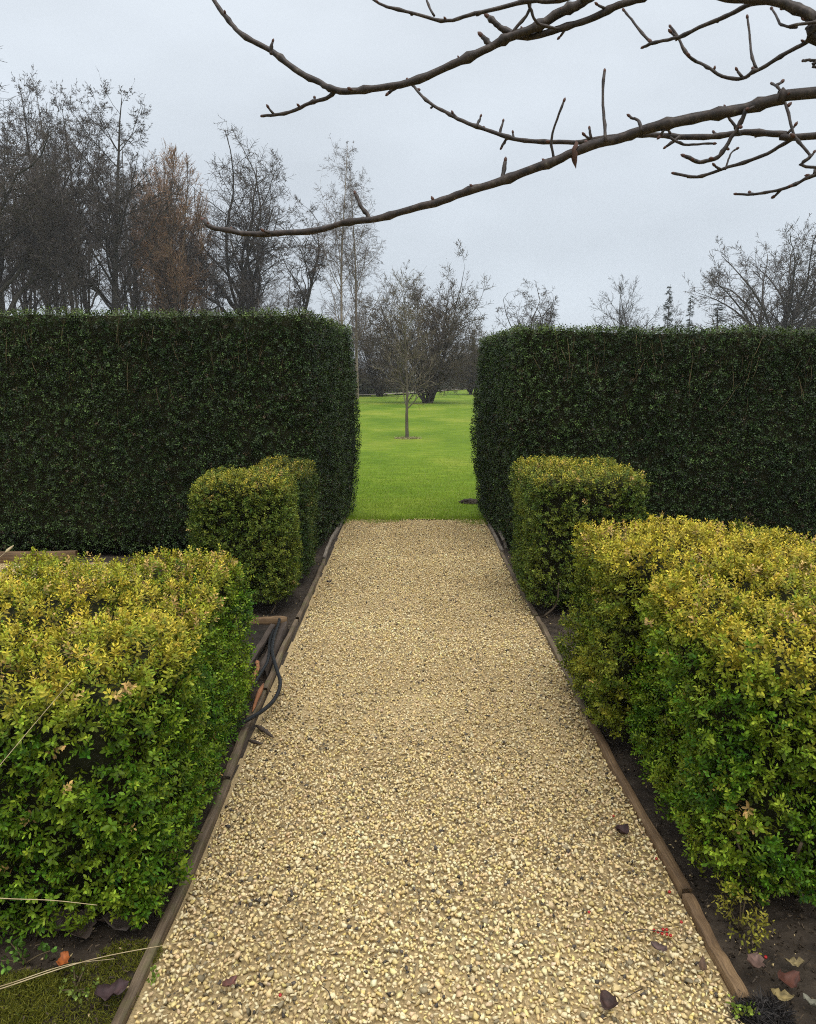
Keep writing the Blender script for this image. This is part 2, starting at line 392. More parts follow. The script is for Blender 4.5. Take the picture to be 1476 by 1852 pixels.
# ------------------------------------------------------------------ clipped hedges and box shrubs
def sample_box(rng, n, half, r, w):
    """n points on a rounded box, w = weights of faces -x,+x,-y,+y,-z,+z"""
    hx, hy, hz = half
    area = np.array([hy * hz, hy * hz, hx * hz, hx * hz, hx * hy, hx * hy]) * w
    f = rng.choice(6, n, p=area / area.sum()); q = rng.uniform(-1, 1, (n, 3)) * np.array(half)
    ax = f // 2; sg = np.where(f % 2, 1., -1.)
    q[np.arange(n), ax] = sg * np.array(half)[ax]
    inner = np.maximum(np.array(half) - r, 0.001)
    c = np.clip(q, -inner, inner); nn = nrm(q - c)
    return c + nn * r, nn
def leaves(rng, P, A, C, L, length, width, sprig, simple=False, opn=(78, 36)):
    """sprigs of opposite leaves: P base (n,3), A axis (n,3), C colour (n,3), L leaves per sprig"""
    n = len(P); a = nrm(A)
    u = nrm(np.cross(a, rng.normal(size=(n, 3)))); v = np.cross(a, u)
    j = np.arange(L); node = j // 2; m = max(node.max(), 1); t = node / m
    az = (j % 2) * PI + node * PI / 2 + rng.normal(0, .35, (n, L))
    op = np.radians(opn[0] - opn[1] * t)[None] + rng.normal(0, .22, (n, L))
    rad = u[:, None] * np.cos(az)[..., None] + v[:, None] * np.sin(az)[..., None]
    d = a[:, None] * np.cos(op)[..., None] + rad * np.sin(op)[..., None]
    w = nrm(np.cross(a[:, None] + 0 * d, d)); nn = np.cross(d, w)
    s = (1 - 0.38 * t)[None] * rng.uniform(.75, 1.2, (n, L)) ; ln = (length * s)[..., None]; wd = (width * s)[..., None]
    b = P[:, None] + a[:, None] * (sprig * (t - 0.55))[None, :, None] + d * 0.002
    if simple:
        V = np.stack([b, b + d * ln * .5 - w * wd * .5 + nn * wd * .12, b + d * ln, b + d * ln * .5 + w * wd * .5 + nn * wd * .12], 2)
        F = np.arange(n * L * 4).reshape(-1, 4); k = 4
    else:
        cv = rng.uniform(-.12, .16, (n, L))[..., None]
        tip = b + d * ln - nn * ln * cv
        V = np.stack([b, b + d * ln * .32 - w * wd * .5 + nn * wd * .16, b + d * ln * .74 - w * wd * .42 + nn * wd * .12 - nn * ln * cv * .5, tip,
                      b + d * ln * .74 + w * wd * .42 + nn * wd * .12 - nn * ln * cv * .5, b + d * ln * .32 + w * wd * .5 + nn * wd * .16], 2)
        o = (np.arange(n * L) * 6)[:, None]
        F = np.concatenate([o + np.array([0, 1, 2, 3]), o + np.array([0, 3, 4, 5])]); k = 6
    cc = C[:, None] * rng.uniform(.72, 1.22, (n, L, 1)) * (1 + rng.normal(0, .04, (n, L, 3)))
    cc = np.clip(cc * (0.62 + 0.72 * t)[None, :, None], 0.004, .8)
    return V.reshape(-1, 3), F, np.repeat(cc.reshape(-1, 3), k, 0)
def shape_pts(p, nn, S):
    """p local on the rounded box -> world, with lumps and the shape's own warp"""
    q = p.copy()
    q += nn * (S['lump'] * sn(p + S['c'], S.get('lf', 1.6), S['seed']) + S['lump'] * .5 * sn(p + S['c'], 4.0, S['seed'] + 1) + S.get('fine', .012) * sn(p + S['c'], 9.0, S['seed'] + 2))[:, None]
    q = q + np.array(S['c'])
    if 'warp' in S: q = S['warp'](q)
    return q
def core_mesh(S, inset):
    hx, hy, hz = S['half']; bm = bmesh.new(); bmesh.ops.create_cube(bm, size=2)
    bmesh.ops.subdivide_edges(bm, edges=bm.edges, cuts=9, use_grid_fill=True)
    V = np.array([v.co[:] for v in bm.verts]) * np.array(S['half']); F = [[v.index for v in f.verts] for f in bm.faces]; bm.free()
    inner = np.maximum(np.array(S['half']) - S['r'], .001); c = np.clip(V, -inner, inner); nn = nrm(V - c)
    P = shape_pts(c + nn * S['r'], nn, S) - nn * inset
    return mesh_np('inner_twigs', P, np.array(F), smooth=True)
def shrub(name, S, colf, n, L, leaf, mat, label, cat, group, simple=False, depth=.05, stems=0, up=.45, spread=.55, inset=.075, opn=(78, 36)):
    rng = np.random.default_rng(S['seed'] + 100)
    base = np.array([S['c'][0], S['c'][1], 0.0]); root = empty(name, base)
    tag(root, label, cat, group)
    p, nn = sample_box(rng, n, S['half'], S['r'], np.array(S['w']))
    dp = rng.exponential(depth, n) - depth * .5
    q = shape_pts(p, nn, S) - nn * np.clip(dp, -depth, .11)[:, None]
    ok = q[:, 2] > 0.02; q, nn, dp = q[ok], nn[ok], dp[ok]
    C = colf(rng, q, nn, S)
    A = nn * .75 + np.array([0, 0, up]) + rng.normal(0, spread, q.shape)
    near = np.zeros(len(q), bool) if simple else (np.linalg.norm(q - np.array([0, 0, 1.6]), axis=1) < 2.75)
    Vs, Fs, Cs, o_n = [], [], [], 0
    for mk, sp in ((near, False), (~near, True)):
        if not mk.any(): continue
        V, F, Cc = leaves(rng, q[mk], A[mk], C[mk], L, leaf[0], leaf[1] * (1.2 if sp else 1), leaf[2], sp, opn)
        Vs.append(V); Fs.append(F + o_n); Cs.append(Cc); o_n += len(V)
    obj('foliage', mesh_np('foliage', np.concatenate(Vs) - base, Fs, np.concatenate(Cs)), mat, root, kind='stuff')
    k = core_mesh(S, inset); k.transform(__import__('mathutils').Matrix.Translation(-Vector(base)))
    obj('inner_twigs', k, M_core, root)
    hx, hy, hz = S['half']
    for s in range(stems):
        x = rng.uniform(-.8, .8) * hx; y = -hy * rng.uniform(.35, .9) if rng.random() < .75 else rng.uniform(-.8, .8) * hy
        p0 = np.array([x, y, -.01]); p1 = p0 + np.array([rng.normal(0, .05), rng.normal(0, .03), .10]); p2 = p1 + np.array([rng.normal(0, .06), rng.normal(0, .04), .16])
        V, fs = polytube(spline([p0, p1, p2], 4), np.linspace(.008, .004, 9) * rng.uniform(.6, 1.3), 6)
        obj('stem', mesh_np('stem', V, fs, np.tile([.16, .12, .08], (len(V), 1)), smooth=True), M_bark, root)
    return root

def blend(a, b, t): return np.array(a) * (1 - t[:, None]) + np.array(b) * t[:, None]
def col_box(yellow, bronze, greens, side=0.0):
    """box leaves: green inside, winter yellow and bronze on the exposed top growth"""
    def f(rng, q, nn, S):
        n = len(q); zt = S['c'][2] + S['half'][2]
        top = np.clip((q[:, 2] - (zt - .20)) / .20, 0, 1) ** 1.5 * (.45 + .55 * np.clip(nn[:, 2] * 1.3, 0, 1)) * np.clip(1.0 + .55 * sn(q, 1.9, S['seed'] + 9), .2, 1.35)
        nz = sn(q, 2.2, S['seed'] + 5); nz2 = sn(q, 5.5, S['seed'] + 6)
        c = blend(greens[0], greens[1], np.clip(.45 + .35 * nz + .35 * rng.normal(size=n), 0, 1))
        lime = np.clip(.22 + .5 * nz2 + .6 * rng.normal(size=n), 0, 1) * .65
        c = c * (1 - lime[:, None]) + np.array(greens[2]) * lime[:, None]
        y = np.clip(yellow * top + side * np.clip(.3 + nz2, 0, 1) + .10 * nz + .22 * rng.normal(size=n) * (top + .25), 0, 1)
        c = c * (1 - y[:, None]) + blend((.40, .355, .028), (.64, .48, .06), np.clip(.5 + .5 * rng.normal(size=n), 0, 1)) * y[:, None]
        br = (rng.random(n) < (bronze * 1.5 * top + .006 + .3 * side * np.clip(nz2, 0, 1)) * np.clip(.2 + 2.2 * sn(q, 2.6, S['seed'] + 8), .05, 2.5))
        c[br] = np.array([.52, .35, .12]) * rng.uniform(.7, 1.2, (br.sum(), 1))
        return c
    return f
def col_hedge(rng, q, nn, S):
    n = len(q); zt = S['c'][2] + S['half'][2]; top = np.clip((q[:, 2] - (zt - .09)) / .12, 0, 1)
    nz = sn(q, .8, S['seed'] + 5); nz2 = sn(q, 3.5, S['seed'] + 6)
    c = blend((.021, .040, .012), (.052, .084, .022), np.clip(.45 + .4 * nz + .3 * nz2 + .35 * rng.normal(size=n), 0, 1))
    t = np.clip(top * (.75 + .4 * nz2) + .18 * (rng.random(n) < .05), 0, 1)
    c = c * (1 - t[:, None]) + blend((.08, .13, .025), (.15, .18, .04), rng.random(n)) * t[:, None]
    c = c * np.exp(rng.normal(-.06, .42, (n, 1)))
    br = rng.random(n) < .03 + .05 * np.clip(nz2, 0, 1); c[br] = np.array([.075, .055, .028]) * rng.uniform(.6, 1.3, (br.sum(), 1))
    return c

G_near = ((.030, .088, .006), (.095, .205, .012), (.27, .37, .028))
G_mid = ((.045, .085, .013), (.105, .155, .022), (.20, .24, .035))
G_yel = ((.065, .115, .010), (.16, .21, .018), (.32, .33, .035))

def warp_hl(q):
    q = q.copy(); z = q[:, 2]; k = np.clip((q[:, 0] + 2.2) / 1.3, 0, 1)
    q[:, 0] += k * (.095 * (q[:, 1] - 6.9) + .07 * np.sin(np.clip(z / 2.2, 0, 1) * PI) * np.clip((q[:, 1] - 6.8) / 2, .25, 1) - .03)
    return q
def warp_hr(q):
    q = q.copy(); z = q[:, 2]; k = np.clip((2.3 - q[:, 0]) / 1.3, 0, 1)
    q[:, 0] -= k * (.055 * (q[:, 1] - 6.9) + .07 * np.sin(np.clip(z / 2.1, 0, 1) * PI) * np.clip((q[:, 1] - 6.8) / 2, .25, 1) - .02)
    q[:, 2] -= .012 * np.clip(q[:, 0] - 1, 0, 4) * (z > 1)
    return q
HL = dict(c=(-2.87, 8.0, 1.10), half=(2.03, 1.14, 1.07), r=.05, w=(.03, 1.2, 1.5, .12, .02, .32), lump=.022, lf=.9, seed=41, warp=warp_hl)
HR = dict(c=(2.97, 8.0, 1.045), half=(2.03, 1.14, 1.005), r=.05, w=(1.2, .03, 1.5, .12, .02, .32), lump=.022, lf=.9, seed=57, warp=warp_hr)
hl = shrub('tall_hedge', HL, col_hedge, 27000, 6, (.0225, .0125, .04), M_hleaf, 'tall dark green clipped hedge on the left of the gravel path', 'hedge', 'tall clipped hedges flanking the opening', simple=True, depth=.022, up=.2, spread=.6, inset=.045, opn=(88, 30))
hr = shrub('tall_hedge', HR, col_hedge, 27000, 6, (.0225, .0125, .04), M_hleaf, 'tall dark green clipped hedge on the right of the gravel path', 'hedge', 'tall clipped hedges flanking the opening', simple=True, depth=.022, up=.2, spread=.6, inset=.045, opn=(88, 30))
# cut bare shoots showing in the hedge faces
def hedge_twigs(root, S, n, sgn, seed):
    rng = np.random.default_rng(seed); P = []
    for _ in range(n):
        x = S['c'][0] + rng.uniform(-1, 1) * (S['half'][0] - .1); z = S['c'][2] + S['half'][2] - abs(rng.normal(0.22, .28)) - .05
        l = rng.uniform(.05, .26); z0 = max(z - l, .1); dx = rng.normal(0, .25) * l
        y = S['c'][1] - S['half'][1] - rng.uniform(.0, .02)
        P.append([(x, y + .02, z0), (x + dx * .4, y - .006, z0 + l * .35), (x + dx * .7, y - .004, z0 + l * .7), (x + dx, y + .008, z0 + l)])
    P = np.array(P); P = S['warp'](P.reshape(-1, 3)).reshape(P.shape)
    R = np.tile(np.array([.0034, .003, .0026, .0015]), (n, 1)) * rng.uniform(.6, 1.25, (n, 1))
    C = np.array([.15, .115, .06]) * rng.uniform(.3, 1.2, (n, 1)); C = np.broadcast_to(C[:, None, None], (n, 4, 4, 3))
    V, F, Cc = tubes(P, R, 4, C)
    obj('bare_shoots', mesh_np('bare_shoots', V - np.array(root.location), F, Cc), M_bark, root, kind='stuff')
hedge_twigs(hl, HL, 70, 1, 3); hedge_twigs(hr, HR, 90, -1, 4)

BG = 'clipped box shrubs along the path'
def warp_l1(q):
    q = q.copy(); q[:, 0] += .055 * np.clip(1 - q[:, 2] / .6, 0, 1) * np.clip((q[:, 0] + 1.3) * 4, 0, 1) * np.clip((3.0 - q[:, 1]) / .6, 0, 1); q[:, 0] -= .045 * np.clip((q[:, 1] - 2.2) / 1.5, 0, 1); q[:, 2] += .03 * np.clip(q[:, 2] / .76, 0, 1) * sn(q * np.array([1, 1, 0]), 1.1, 14); return q
# left: big yellow-topped block in front, two blocks behind it
shrub('box_shrub', dict(c=(-1.275, 2.83, .39), half=(.52, .86, .36), r=.10, w=(.5, 1, 1.3, .4, .05, 1), lump=.04, fine=.028, seed=61, warp=warp_l1), col_box(.68, .13, G_near, .06), 8600, 12, (.021, .0098, .045), M_leaf,
      'large yellow topped box shrub in the left foreground', 'shrub', BG, depth=.045, stems=9)
shrub('box_shrub', dict(c=(-1.145, 5.33, .505), half=(.335, .28, .43), r=.13, w=(.8, 1, 1.2, .4, .05, 1), lump=.025, seed=67), col_box(.28, .03, G_mid, .03), 4300, 10, (.021, .0105, .045), M_leaf,
      'upright olive green box shrub beside the cable on the left', 'shrub', BG, simple=True, depth=.03, stems=4)
shrub('box_shrub', dict(c=(-1.0, 6.18, .49), half=(.205, .36, .425), r=.10, w=(.7, 1, 1, .3, .05, 1), lump=.025, seed=71), col_box(.25, .02, ((.024, .052, .013), (.048, .085, .018), (.085, .115, .028)), 0), 3300, 10, (.021, .0105, .045), M_leaf,
      'darker green box shrub between the olive shrub and the left tall hedge', 'shrub', BG, simple=True, depth=.03, stems=2)
# right: two yellow-topped shrubs grown together in front, one behind
def warp_r0(q):
    q = q.copy(); q[:, 0] -= .045 * np.clip(1 - q[:, 2] / .6, 0, 1) * np.clip((1.6 - q[:, 0]) * 4, 0, 1) - .035; q[:, 2] += .05 * np.clip(q[:, 2] / .8, 0, 1) * sn(q * np.array([1, 1, 0]), 1.3, 12); return q
def warp_r1(q):
    q = q.copy(); q[:, 0] -= .045 * np.clip(1 - q[:, 2] / .6, 0, 1) * np.clip((1.6 - q[:, 0]) * 4, 0, 1); k = np.clip(q[:, 2] / .85, 0, 1); q[:, 2] -= k * .10 * np.clip((q[:, 0] - 1.55) / .8, 0, 1); q[:, 1] -= k * 0.22 * np.clip((q[:, 0] - 1.55) / .8, 0, 1.2); return q
shrub('box_shrub', dict(c=(1.60, 2.60, .43), half=(.685, .51, .38), r=.12, w=(1.1, .3, 1.25, .3, .05, 1), lump=.05, fine=.030, seed=79, warp=warp_r0), col_box(.68, .11, G_near, .16), 7600, 12, (.021, .0098, .045), M_leaf,
      'large yellow topped box shrub in the right foreground', 'shrub', BG, depth=.045, stems=10)
shrub('box_shrub', dict(c=(1.56, 3.48, .46), half=(.71, .42, .41), r=.12, w=(1.1, .3, .5, .4, .05, 1), lump=.045, fine=.028, seed=83, warp=warp_r1), col_box(.82, .16, G_yel, .20), 5600, 12, (.021, .0098, .045), M_leaf,
      'bronzed yellow box shrub grown against the right foreground shrub from behind', 'shrub', BG, depth=.045, stems=4)
shrub('box_shrub', dict(c=(1.215, 5.58, .515), half=(.385, .56, .45), r=.09, w=(1.1, .7, 1.2, .3, .05, 1), lump=.025, seed=89), col_box(.34, .03, G_mid, .0), 4800, 10, (.021, .0105, .045), M_leaf,
      'square green box shrub in front of the right tall hedge', 'shrub', BG, simple=True, depth=.03, stems=4)

# ------------------------------------------------------------------ timber edging, boards, cable
def board(name, pts, w, h, z, mat, seed, label, group, tilt=0.0, cat='timber board'):
    w, z = (w * .66, z - .012) if name == 'edging_board' else (w, z)
    """a sawn board along pts (x,y): width w, height h, top at z, worn arrises"""
    rng = np.random.default_rng(seed); p = spline([(a, b_) for a, b_ in pts], 10); m = len(p)
    tn = nrm(np.gradient(p, axis=0)); pn = np.stack([-tn[:, 1], tn[:, 0]], -1)
    c = .05 * min(w, h)
    prof = np.array([(-w / 2, -h), (-w / 2, -c), (-w / 2 + c, 0), (0, .001), (w / 2 - c, 0), (w / 2, -c), (w / 2, -h)])
    K = len(prof); V = np.zeros((m, K, 3))
    for i in range(m):
        s = i / (m - 1); dz = .004 * math.sin(9 * s + seed) + .003 * math.sin(23 * s + seed * 2); tl = tilt + .04 * math.sin(5 * s + seed)
        for k, (a, zz) in enumerate(prof):
            aa = a * (1 + .03 * rng.normal()); z2 = zz + (rng.normal() * .0008 if k in (1, 2, 3, 4, 5) else 0)
            V[i, k, :2] = p[i] + pn[i] * (aa * math.cos(tl) - zz * math.sin(tl) * .6); V[i, k, 2] = z + dz + z2 + aa * math.sin(tl)
    i = np.arange(m - 1)[:, None] * K + np.arange(K)[None]; j = np.arange(m - 1)[:, None] * K + (np.arange(K)[None] + 1) % K
    F = np.stack([i, j, j + K, i + K], -1).reshape(-1, 4)
    base = np.array([*p.mean(0), 0.0]); V = V.reshape(-1, 3) - base
    # lay the grain along the board: object axis y follows the board
    ang = math.atan2(p[-1, 1] - p[0, 1], p[-1, 0] - p[0, 0]) - PI / 2; ca, sa = math.cos(-ang), math.sin(-ang)
    V = V @ np.array([[ca, -sa, 0], [sa, ca, 0], [0, 0, 1]]).T
    o = obj(name, mesh_np(name, V, [F, np.arange(K)[None], (np.arange(K)[::-1] + (m - 1) * K)[None]]), mat, loc=base)
    o.rotation_euler = (0, 0, ang)
    tag(o, label, cat, group)
    return o
EG = 'timber edging boards of the gravel path'
board('edging_board', [(-.712, 1.18), (-.725, 1.7), (-.715, 2.25), (-.722, 2.86)], .042, .12, .034, M_wood, 1, 'mossy timber edging board nearest the camera on the left', EG)
board('edging_board', [(-.728, 2.875), (-.745, 3.3), (-.74, 3.75)], .046, .12, .036, M_wood, 2, 'worn timber edging board under the black cable', EG, tilt=.1)
board('edging_board', [(-.735, 3.77), (-.742, 4.3), (-.738, 4.93)], .036, .12, .040, M_wood, 3, 'grey brown edging board alongside the torn membrane', EG)
board('edging_board', [(-.735, 4.945), (-.728, 5.7), (-.735, 6.62)], .036, .12, .046, M_wood, 4, 'edging board running past the left upright box shrubs', EG)
board('edging_board', [(-.742, 6.64), (-.752, 7.6), (-.722, 8.78)], .034, .14, .060, M_woodg, 5, 'pale grey edging board at the foot of the left tall hedge', EG, tilt=.15)
board('edging_board', [(.872, 1.76), (.868, 1.95), (.868, 2.165)], .05, .12, .032, M_woodb, 6, 'short brown edging board nearest the camera on the right', EG)
board('edging_board', [(.872, 2.18), (.868, 2.5), (.855, 2.95), (.858, 3.42)], .05, .12, .034, M_woodb, 7, 'brown edging board beside the right foreground shrub', EG)
board('edging_board', [(.862, 3.435), (.868, 4.1), (.872, 4.72), (.868, 5.0)], .04, .12, .034, M_wood, 8, 'edging board beside the gap between the right shrubs', EG)
board('edging_board', [(.866, 5.015), (.855, 6.0), (.858, 6.95)], .04, .12, .036, M_wood, 9, 'edging board below the square right box shrub', EG)
board('edging_board', [(.872, 6.965), (.882, 7.8), (.898, 8.62)], .036, .13, .046, M_woodg, 10, 'weathered edging board at the foot of the right tall hedge', EG, tilt=-.12)
board('loose_board', [(.915, 7.25), (.935, 8.1)], .03, .10, .075, M_woodg, 12, 'pale splintered loose board leaning against the right hedge base', None, tilt=-.5)
board('sleeper_board', [(-5.2, 6.50), (-4, 6.49), (-2.85, 6.50)], .05, .17, .128, M_woodb, 11, 'brown raised timber board below the left tall hedge at the side path', None)
# broken old edging behind the cable
board('cross_board', [(-1.16, 4.86), (-.79, 4.87)], .035, .09, .058, M_woodb, 13, 'thin brown cross board at the foot of the olive shrub', None)
board('rotten_board', [(-.80, 4.78), (-.795, 4.3), (-.79, 3.95)], .05, .09, .046, M_woodd, 14, 'dark rotten board lying just inside the edging', None, tilt=.25)
board('rotten_board', [(-.862, 4.75), (-.875, 4.2), (-.87, 3.75)], .03, .08, .050, M_woodd, 15, 'narrow blackened board beside the torn membrane', None, tilt=-.2)
def splinter(pts, r, mat, label, seed, group=None):
    rng = np.random.default_rng(seed); p = spline(pts, 3); base = np.array([p[0, 0], p[0, 1], 0])
    rr = np.interp(np.linspace(0, 1, len(p)), [0, .2, .8, 1], [r * .4, r, r * .8, r * .15]) * rng.uniform(.8, 1.2, len(p))
    V, fs = polytube(p - base, rr, 5)
    V[:, 2] = (V[:, 2] - V[:, 2].mean()) * .8 + V[:, 2].mean()
    o = obj('wood_splinter', mesh_np('wood_splinter', V, fs), mat, loc=base); tag(o, label, 'wood piece', group); return o
splinter([(-.815, 3.98, .05), (-.80, 3.80, .062), (-.79, 3.62, .05)], .012, M_woodr, 'orange red wood splinter under the cable loop', 1)
splinter([(-.845, 4.12, .04), (-.82, 4.02, .06), (-.80, 3.92, .055)], .013, M_woodr, 'reddish broken wood lump above the cable loop', 2)
splinter([(-.745, 3.78, .045), (-.74, 3.6, .055), (-.735, 3.44, .045)], .014, M_woodr, 'frayed rusty red splinter on top of the worn edging board', 3)
splinter([(-.70, 3.36, .012), (-.655, 3.30, .018), (-.60, 3.24, .012)], .012, M_woodd, 'dark broken stick lying on gravel below the cable', 4)
splinter([(-.71, 3.22, .010), (-.665, 3.19, .014), (-.64, 3.185, .010)], .010, M_woodd, 'short dark brown stick beside the left edging on gravel', 5)
# torn weed membrane on the bare soil
def sheet(name, x0, x1, y0, y1, mat, amp, seed, label, cat):
    nx, ny = 28, 40; X, Y = np.meshgrid(np.linspace(x0, x1, nx + 1), np.linspace(y0, y1, ny + 1))
    P = np.stack([X, Y, 0 * X], -1).reshape(-1, 3)
    P[:, 0] += .02 * sn(P, 4, seed + 2); Z = .026 + amp * (sn(P, 5, seed) + .6 * sn(P * np.array([3, 1, 1]), 3, seed + 1))
    P[:, 2] = Z; base = np.array([(x0 + x1) / 2, (y0 + y1) / 2, 0]); P -= base
    i = np.arange(ny)[:, None] * (nx + 1) + np.arange(nx)[None]
    f = np.stack([i, i + 1, i + nx + 2, i + nx + 1], -1).reshape(-1, 4)
    o = obj(name, mesh_np(name, P, f, smooth=True), mat, loc=base); md = o.modifiers.new('s', 'SOLIDIFY'); md.thickness = .003
    tag(o, label, cat); return o
sheet('weed_membrane', -1.35, -.87, 3.65, 4.83, M_fabric, .010, 9, 'crumpled dark weed membrane on the soil beside the left edging', 'sheet')
# black irrigation cable looping over the edging
hose_pts = [(-.93, 3.18, .02), (-.80, 3.24, .05), (-.735, 3.30, .066), (-.685, 3.40, .064), (-.655, 3.52, .058), (-.648, 3.66, .052), (-.662, 3.80, .052), (-.70, 3.93, .060), (-.735, 4.05, .068), (-.775, 4.22, .07), (-.80, 4.42, .07), (-.815, 4.62, .066), (-.83, 4.8, .055), (-.86, 4.95, .03)]
V, fs = polytube(spline(hose_pts, 8) - np.array([-.7, 3.6, 0]), np.full(8 * 13 + 1, .0098), 10)
o_ = obj('cable', mesh_np('cable', V, fs, smooth=True), M_hose, loc=(-.7, 3.6, 0)); tag(o_, 'thick black cable bowing out over the left edging onto gravel', 'cable', 'black cables by the left edging')
hose2 = [(-.95, 3.22, .01), (-.83, 3.30, .05), (-.80, 3.45, .06), (-.785, 3.65, .068), (-.77, 3.9, .072), (-.768, 4.02, .07), (-.79, 4.2, .055), (-.83, 4.45, .04), (-.85, 4.7, .03)]
V, fs = polytube(spline(hose2, 8) - np.array([-.8, 3.6, 0]), np.full(8 * 8 + 1, .0085), 10)
o_ = obj('cable', mesh_np('cable', V, fs, smooth=True), M_hose, loc=(-.8, 3.6, 0)); tag(o_, 'straighter black cable lying inside the looping one', 'cable', 'black cables by the left edging')

# ------------------------------------------------------------------ bare trees
def env_d(q, env):
    W, H, f, lo = env; zc = H * f; z = q[..., 2] - zc
    e = np.stack([q[..., 0] / (W / 2), q[..., 1] / (W / 2), np.where(z > 0, z / (H - zc), z / (zc * lo))], -1)
    return (np.abs(e) ** 2.2).sum(-1) ** (1 / 2.2)
def crown_targets(rng, pos, D, env, m, al=.6, ns=.5):
    W, H, f, lo = env; q = nrm(rng.normal(size=(*pos.shape[:2], m, 3))); q[..., 2] = np.where(q[..., 2] < 0, q[..., 2] * .45, q[..., 2]); q *= rng.uniform(.86, 1.0, (*q.shape[:3], 1))
    T = np.stack([q[..., 0] * W / 2, q[..., 1] * W / 2, H * f + q[..., 2] * np.where(q[..., 2] > 0, H * (1 - f), H * f * lo)], -1); v = nrm(T - pos[:, :, None])
    k = ((v * D[:, :, None]).sum(-1) * al + rng.normal(0, ns, v.shape[:3])).argmax(-1); return np.take_along_axis(T, k[..., None, None], 2)[:, :, 0]
def grow(seed, stems, levels, env=None):
    """level by level branching; stems: start (n,3), dir (n,3), length (n), radius (n)"""
    rng = np.random.default_rng(seed); P0, D, Ln, R0 = [np.array(a, float) for a in stems]; out = []; Tg = None
    if levels[0].get('aim0'): Tg = crown_targets(rng, P0[:, None], nrm(D)[:, None], env, 60, 1.0, .03)[:, 0]; Ln = np.linalg.norm(Tg - P0, axis=-1) * .90
    for li, L in enumerate(levels):
        n, K = len(P0), L['seg']; P = np.zeros((n, K + 1, 3)); P[:, 0] = P0; d = nrm(D); step = (Ln / K)[:, None]
        for k in range(K):
            if Tg is not None: d = nrm(d + .45 * nrm(Tg - P[:, k]))
            d = nrm(d + rng.normal(0, L['wob'], (n, 3)) + np.array([0, 0, L.get('trop', 0)]) * (0.4 + 0.9 * k / K))
            P[:, k + 1] = P[:, k] + d * step
        t = np.linspace(0, 1, K + 1); R = R0[:, None] * (1 - (1 - L['tip']) * t[None] ** L.get('tp', 1.0)); out.append((P, R))
        if li == len(levels) - 1: break
        C = L['n']; f = np.sort(rng.uniform(L['t0'], 1.0, (n, C)), 1); f[:, -1] = 1.0
        g = f * K; i0 = np.minimum(g.astype(int), K - 1); fr = (g - i0)[..., None]; ar = np.arange(n)[:, None]
        pos = P[ar, i0] * (1 - fr) + P[ar, i0 + 1] * fr; dr = nrm(P[ar, i0 + 1] - P[ar, i0]); rl = R[ar, i0] * (1 - fr[..., 0]) + R[ar, i0 + 1] * fr[..., 0]
        az = np.arange(C)[None] * 2.4 + rng.uniform(0, 6.28, (n, 1)) + rng.normal(0, .4, (n, C)); an = np.radians(rng.normal(L['ang'], L.get('angs', 10), (n, C)))
        an[:, -1] *= .35
        ref = nrm(np.cross(dr, rng.normal(size=(n, 1, 3)) + 0 * dr)); rf2 = np.cross(dr, ref)
        D = dr * np.cos(an)[..., None] + (ref * np.cos(az)[..., None] + rf2 * np.sin(az)[..., None]) * np.sin(an)[..., None]
        Ln = Ln[:, None] * L['lr'] * (1 - L.get('ls', 0.4) * f) * rng.uniform(.75, 1.15, (n, C)); R0 = np.minimum(rl * L.get('rr', .62), rl)
        aim = None
        if L.get('aim'):                               # limbs reach out to fill the whole crown
            aim = crown_targets(rng, pos, D, env, 10); v_ = aim - pos; ln_ = np.linalg.norm(v_, axis=-1); D = nrm(D * .9 + v_ / ln_[..., None] * .6); Ln = ln_ * rng.uniform(.93, 1.06, ln_.shape)
        elif env is not None:                          # shoots stop at the outline of the crown
            d0 = env_d(pos, env); d1 = env_d(pos + D * Ln[..., None], env); lim = rng.normal(1.0, .05, d1.shape)
            Ln = np.where(d1 > lim, Ln * np.clip((lim - d0) / np.maximum(d1 - d0, 1e-4), .12, 1), Ln)
        keep = (rng.random((n, C)) < L.get('keep', .9)) & (D[..., 2] > L.get('minz', -9)); R0 = np.maximum(R0, L.get('rmin', .006))
        P0, D, Ln, R0 = pos[keep], D[keep], Ln[keep], R0[keep]; Tg = aim[keep] if aim is not None else None
    return out
def tree_meshes(name, br, H, W, ctr, ctw, sides, split=1):
    """scale to height H and width W (metres), trunk = first levels, crown = the rest"""
    res = []
    for a, b_ in ((0, split), (split, len(br))):
        Vs, Fs, Cs, o = [], [], [], 0
        for li in range(a, b_):
            p, r = br[li]; k = min(1, li / max(len(br) - 1, 1)) ** 1.8; col = np.array(ctr) * (1 - k) + np.array(ctw) * k
            cc = col * np.random.default_rng(li).uniform(.75, 1.25, (len(p), 1, 1, 1)); cc = np.broadcast_to(cc, (len(p), p.shape[1], sides[li], 3))
            V, F, C = tubes(p, r, sides[li], cc, o); Vs.append(V); Fs.append(F); Cs.append(C); o += len(V)
        res.append(mesh_np(name, np.concatenate(Vs), np.concatenate(Fs), np.concatenate(Cs), smooth=True))
    return res
UP = [0, 0, 1.]
TREES = {}
def S1(h, r, lean=0.0): return ([[0, 0, -.3]], [[lean, 0, 1]], [h], [r])
BK, TW = (.052, .045, .037), (.098, .079, .065)
def tree(kind, seed, H, W, env, stems, levels, cb, ct, sides):
    br = grow(seed, stems, levels, (W, H, *env)); TREES[kind] = (tree_meshes(kind, br, H, W, cb, ct, sides), H, W)
tw = dict(seg=1, wob=.15, tip=.5)
